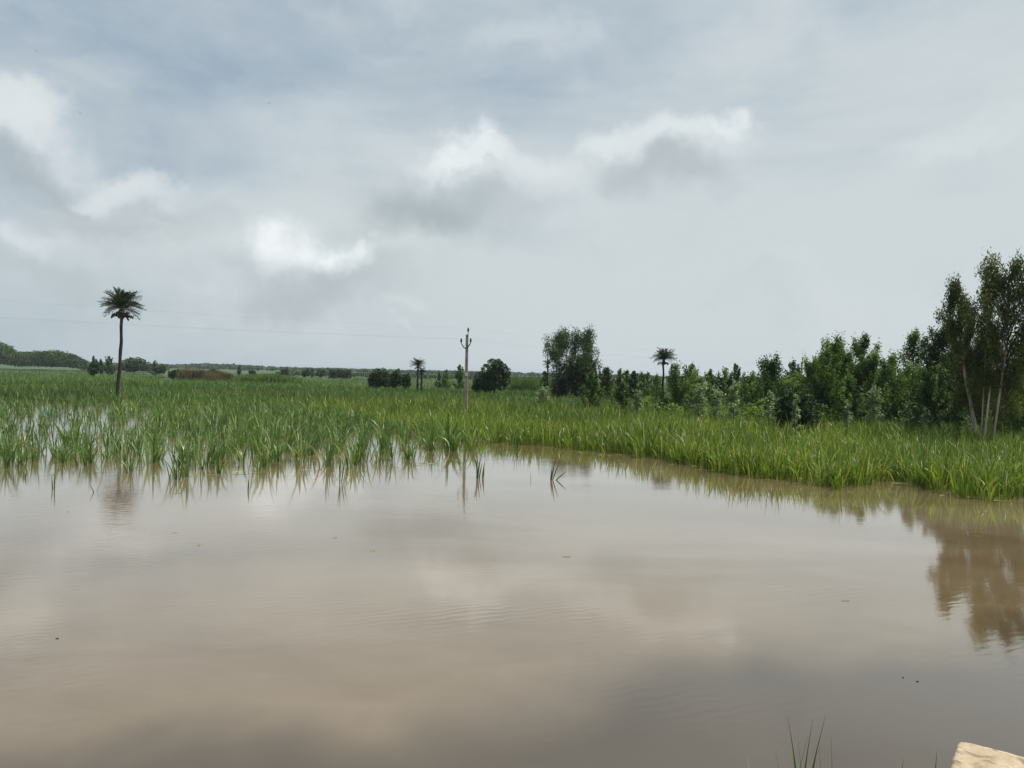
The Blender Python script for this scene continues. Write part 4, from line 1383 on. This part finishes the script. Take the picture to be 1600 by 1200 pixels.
# ------------------------------------------------------------------ bank: grass and stone block
def bank_things():
    rng = np.random.default_rng(9)
    root_d = 3.05
    zb = float(ground_z(0, root_d))
    r0_ = at(1255, 1200, zb)
    bx = ray(1255, 1200).x / ray(1255, 1200).y * root_d
    root = tag(empty('grass_tuft', (bx, root_d, zb)), 'tall green grass blades poking up at the bottom edge left of the stone block', 'grass tuft')
    # (tip px, tip py, px where it crosses the bottom edge, width, tint)
    for (tx, ty, ex, w, tn) in ((1231, 1120, 1243, .042, .45), (1270, 1123, 1258, .040, .5), (1290, 1118, 1270, .042, .4), (1212, 1177, 1217, .016, .5), (1299, 1152, 1300, .018, .45), (1168, 1184, 1170, .009, 1.0), (1223, 1170, 1226, .004, 1.0), (1280, 1166, 1282, .018, .55), (1262, 1150, 1250, .020, .6), (1247, 1158, 1252, .016, .35)):
        r1 = ray(tx, ty); tip = Vector((0, 0, CAMH)) + r1 * (root_d / r1.y)
        r2 = ray(ex, 1200); mid = Vector((0, 0, CAMH)) + r2 * ((root_d - .02) / r2.y)
        foot = Vector((bx + (mid.x - bx) * .55, root_d, zb - .03))
        K = 9
        v = []
        for i in range(K + 1):
            s = i / K
            # quadratic through foot, mid, tip
            sm = (mid.z - foot.z) / (tip.z - foot.z)
            c = (mid - foot * (1 - sm) ** 2 - tip * sm ** 2) / (2 * sm * (1 - sm))
            p = foot * (1 - s) ** 2 + c * 2 * s * (1 - s) + tip * s * s
            hw = w * .5 * min(1, 1.5 - 1.5 * s) * (1 - s ** 6) + .0004
            q = p - root.location
            v += [(q.x - hw, q.y, q.z), (q.x, q.y + hw * .5, q.z), (q.x + hw, q.y, q.z)]
        f = []
        for i in range(K):
            a = i * 3
            f += [(a, a + 1, a + 4, a + 3), (a + 1, a + 2, a + 5, a + 4)]
        link('blade', np_mesh('blade', np.array(v), np.array(f), MT['bank_grass'], np.full(len(v), tn)), root)
    for (tx, ty, ex, lab) in ((1412, 1185, 1400, 'thin short grass tip at the bottom edge midway to the stone block'), (1464, 1172, 1457, 'green grass tip at the bottom edge just left of the stone block')):
        r1 = ray(tx, ty); d = 2.7
        tip = Vector((0, 0, CAMH)) + r1 * (d / r1.y)
        r2 = ray(ex, 1200); mid = Vector((0, 0, CAMH)) + r2 * (d / r2.y)
        z0 = float(ground_z(0, d))
        base = Vector((mid.x - .04, d, z0 - .03))
        root = tag(empty('grass_tuft', base), lab, 'grass tuft')
        for j in range(3):
            off = Vector((rng.normal(0, .012), rng.normal(0, .02), 0))
            K = 8; v = []; f = []
            tt = tip + off * (.4 if j else 0) - Vector((0, 0, .06 * j))
            for i in range(K + 1):
                s = i / K
                p = base.lerp(tt, s) + off * math.sin(s * 3.14)
                hw = .010 * (1 - s ** 3) + .0003
                q = p - base
                v += [(q.x - hw, q.y, q.z), (q.x, q.y + hw * .5, q.z), (q.x + hw, q.y, q.z)]
            for i in range(K):
                a = i * 3
                f += [(a, a + 1, a + 4, a + 3), (a + 1, a + 2, a + 5, a + 4)]
            link('blade', np_mesh('blade', np.array(v), np.array(f), MT['bank_grass'], np.full(len(v), .45)), root)
    # short grass covering the bank (below the frame)
    n = 900
    x = rng.uniform(-9, 9, n); y = rng.uniform(-1.5, 4.9, n)
    k = (np.abs(x) > .5) | (y > .8)
    x, y = x[k], y[k]
    c = np.stack([x, y, ground_z(x, y) - .01], -1)
    v, f, t = clumps(c, rng.uniform(.10, .24, len(x)), 9, 3, rng, rng.uniform(.2, .8, len(x)), spread=.3, lean=(.1, .6), droop=(.1, .6), width=(.004, .008), dry=.12)
    tag(link('bank_grass', np_mesh('bank_grass', v, f, MT['bank_grass'], t)), 'short grass on the bank under the camera', 'grass', kind='stuff')

    # pale stone block
    zt = 2.66
    P0, P1, P2 = at(1493, 1153, zt), at(1486, 1203, zt), at(1604, 1180, zt)
    ex = (P2 - P0).normalized(); ey = (P1 - P0).normalized()
    ey = (ey - ex * ey.dot(ex)).normalized()
    wx, wy, hz = .46, .42, zt - 1.96
    bm = bmesh.new()
    nx, ny, nz = 40, 36, 24
    def grid(fn, a, b):
        vs = [[bm.verts.new(fn(i / a, j / b)) for j in range(b + 1)] for i in range(a + 1)]
        for i in range(a):
            for j in range(b):
                bm.faces.new((vs[i][j], vs[i + 1][j], vs[i + 1][j + 1], vs[i][j + 1]))
    grid(lambda u, v: (u, v, 1), nx, ny)
    grid(lambda u, v: (u, v, 0), nx, ny)
    grid(lambda u, v: (u, 0, v), nx, nz); grid(lambda u, v: (u, 1, v), nx, nz)
    grid(lambda u, v: (0, u, v), ny, nz); grid(lambda u, v: (1, u, v), ny, nz)
    bmesh.ops.remove_doubles(bm, verts=bm.verts, dist=1e-5)
    from mathutils import noise as mn
    rd = .030
    pits = [(.16, .045, .012), (.19, .12, .017), (.05, .14, .014), (.012, .085, .006), (.26, .06, .010), (.33, .16, .014), (.02, .10, .005)]
    for vt in bm.verts:
        q = Vector((vt.co.x * wx, vt.co.y * wy, vt.co.z * hz))
        inner = Vector((min(max(q.x, rd), wx - rd), min(max(q.y, rd), wy - rd), min(max(q.z, rd), hz - rd * .6)))
        dv = q - inner
        if dv.length > 1e-6:
            q = inner + dv.normalized() * min(rd, dv.length if dv.length < rd else rd)
        nrm = (q - inner).normalized() if (q - inner).length > 1e-6 else Vector((0, 0, 1))
        disp = .006 * mn.noise(q * 9) + .003 * mn.noise(q * 34)
        for (a, b, r) in pits:
            dd = math.hypot(q.x - a, (q.y - b))
            if q.z > hz - .02 and dd < r: disp -= .014 * (1 - (dd / r) ** 2)
        q = q + nrm * disp
        vt.co = q
    bmesh.ops.recalc_face_normals(bm, faces=bm.faces)
    me = bpy.data.meshes.new('stone_block')
    bm.to_mesh(me); bm.free()
    me.polygons.foreach_set('use_smooth', [True] * len(me.polygons))
    m, t, p = material('pale_stone')
    tc = t.new('ShaderNodeTexCoord')
    oc = tc.outputs['Object']
    n1 = t.noise(oc, 9, 5, .6); n2 = t.noise(oc, 60, 5, .7); n3 = t.noise(oc, 17, 3, .5, .5)
    colr = t.mix(t.smooth(n1, .3, .7), (.42, .33, .21, 1), (.52, .43, .30, 1))
    colr = t.mix(t.math('MULTIPLY', t.smooth(n2, .45, .62), .6), colr, (.32, .23, .14, 1))
    colr = t.mix(t.math('MULTIPLY', t.smooth(n3, .52, .66), .75), colr, (.17, .11, .07, 1))
    t.l.new(colr, p.inputs['Base Color'])
    p.inputs['Roughness'].default_value = .9
    b = t.new('ShaderNodeBump'); b.inputs['Distance'].default_value = .004
    t.l.new(n2, b.inputs['Height']); t.l.new(b.outputs[0], p.inputs['Normal'])
    me.materials.append(m)
    o = link('stone_block', me)
    mt = Matrix((ex, ey, Vector((0, 0, 1)))).transposed().to_4x4()
    mt.translation = (P0.x, P0.y, zt - hz)
    o.matrix_world = mt
    tag(o, 'weathered pale sandstone block with dark pits at the bottom right corner', 'stone block')


bank_things()

# ------------------------------------------------------------------ haze
HAZE = 0.00016
if HAZE > 0:
    me = bpy.data.meshes.new('haze')
    bm = bmesh.new(); bmesh.ops.create_cube(bm, size=2); bm.to_mesh(me); bm.free()
    m = bpy.data.materials.new('haze_air'); m.use_nodes = True
    m.node_tree.nodes.clear()
    o_ = m.node_tree.nodes.new('ShaderNodeOutputMaterial')
    pv = m.node_tree.nodes.new('ShaderNodeVolumePrincipled')
    pv.inputs['Color'].default_value = (.80, .90, 1.0, 1)
    pv.inputs['Density'].default_value = HAZE
    pv.inputs['Anisotropy'].default_value = 0.2
    m.node_tree.links.new(pv.outputs[0], o_.inputs['Volume'])
    me.materials.append(m)
    h = link('haze', me)
    h.scale = (9600, 5000, 12)
    h.location = (0, 4000, 10.0)
    tag(h, kind='stuff')
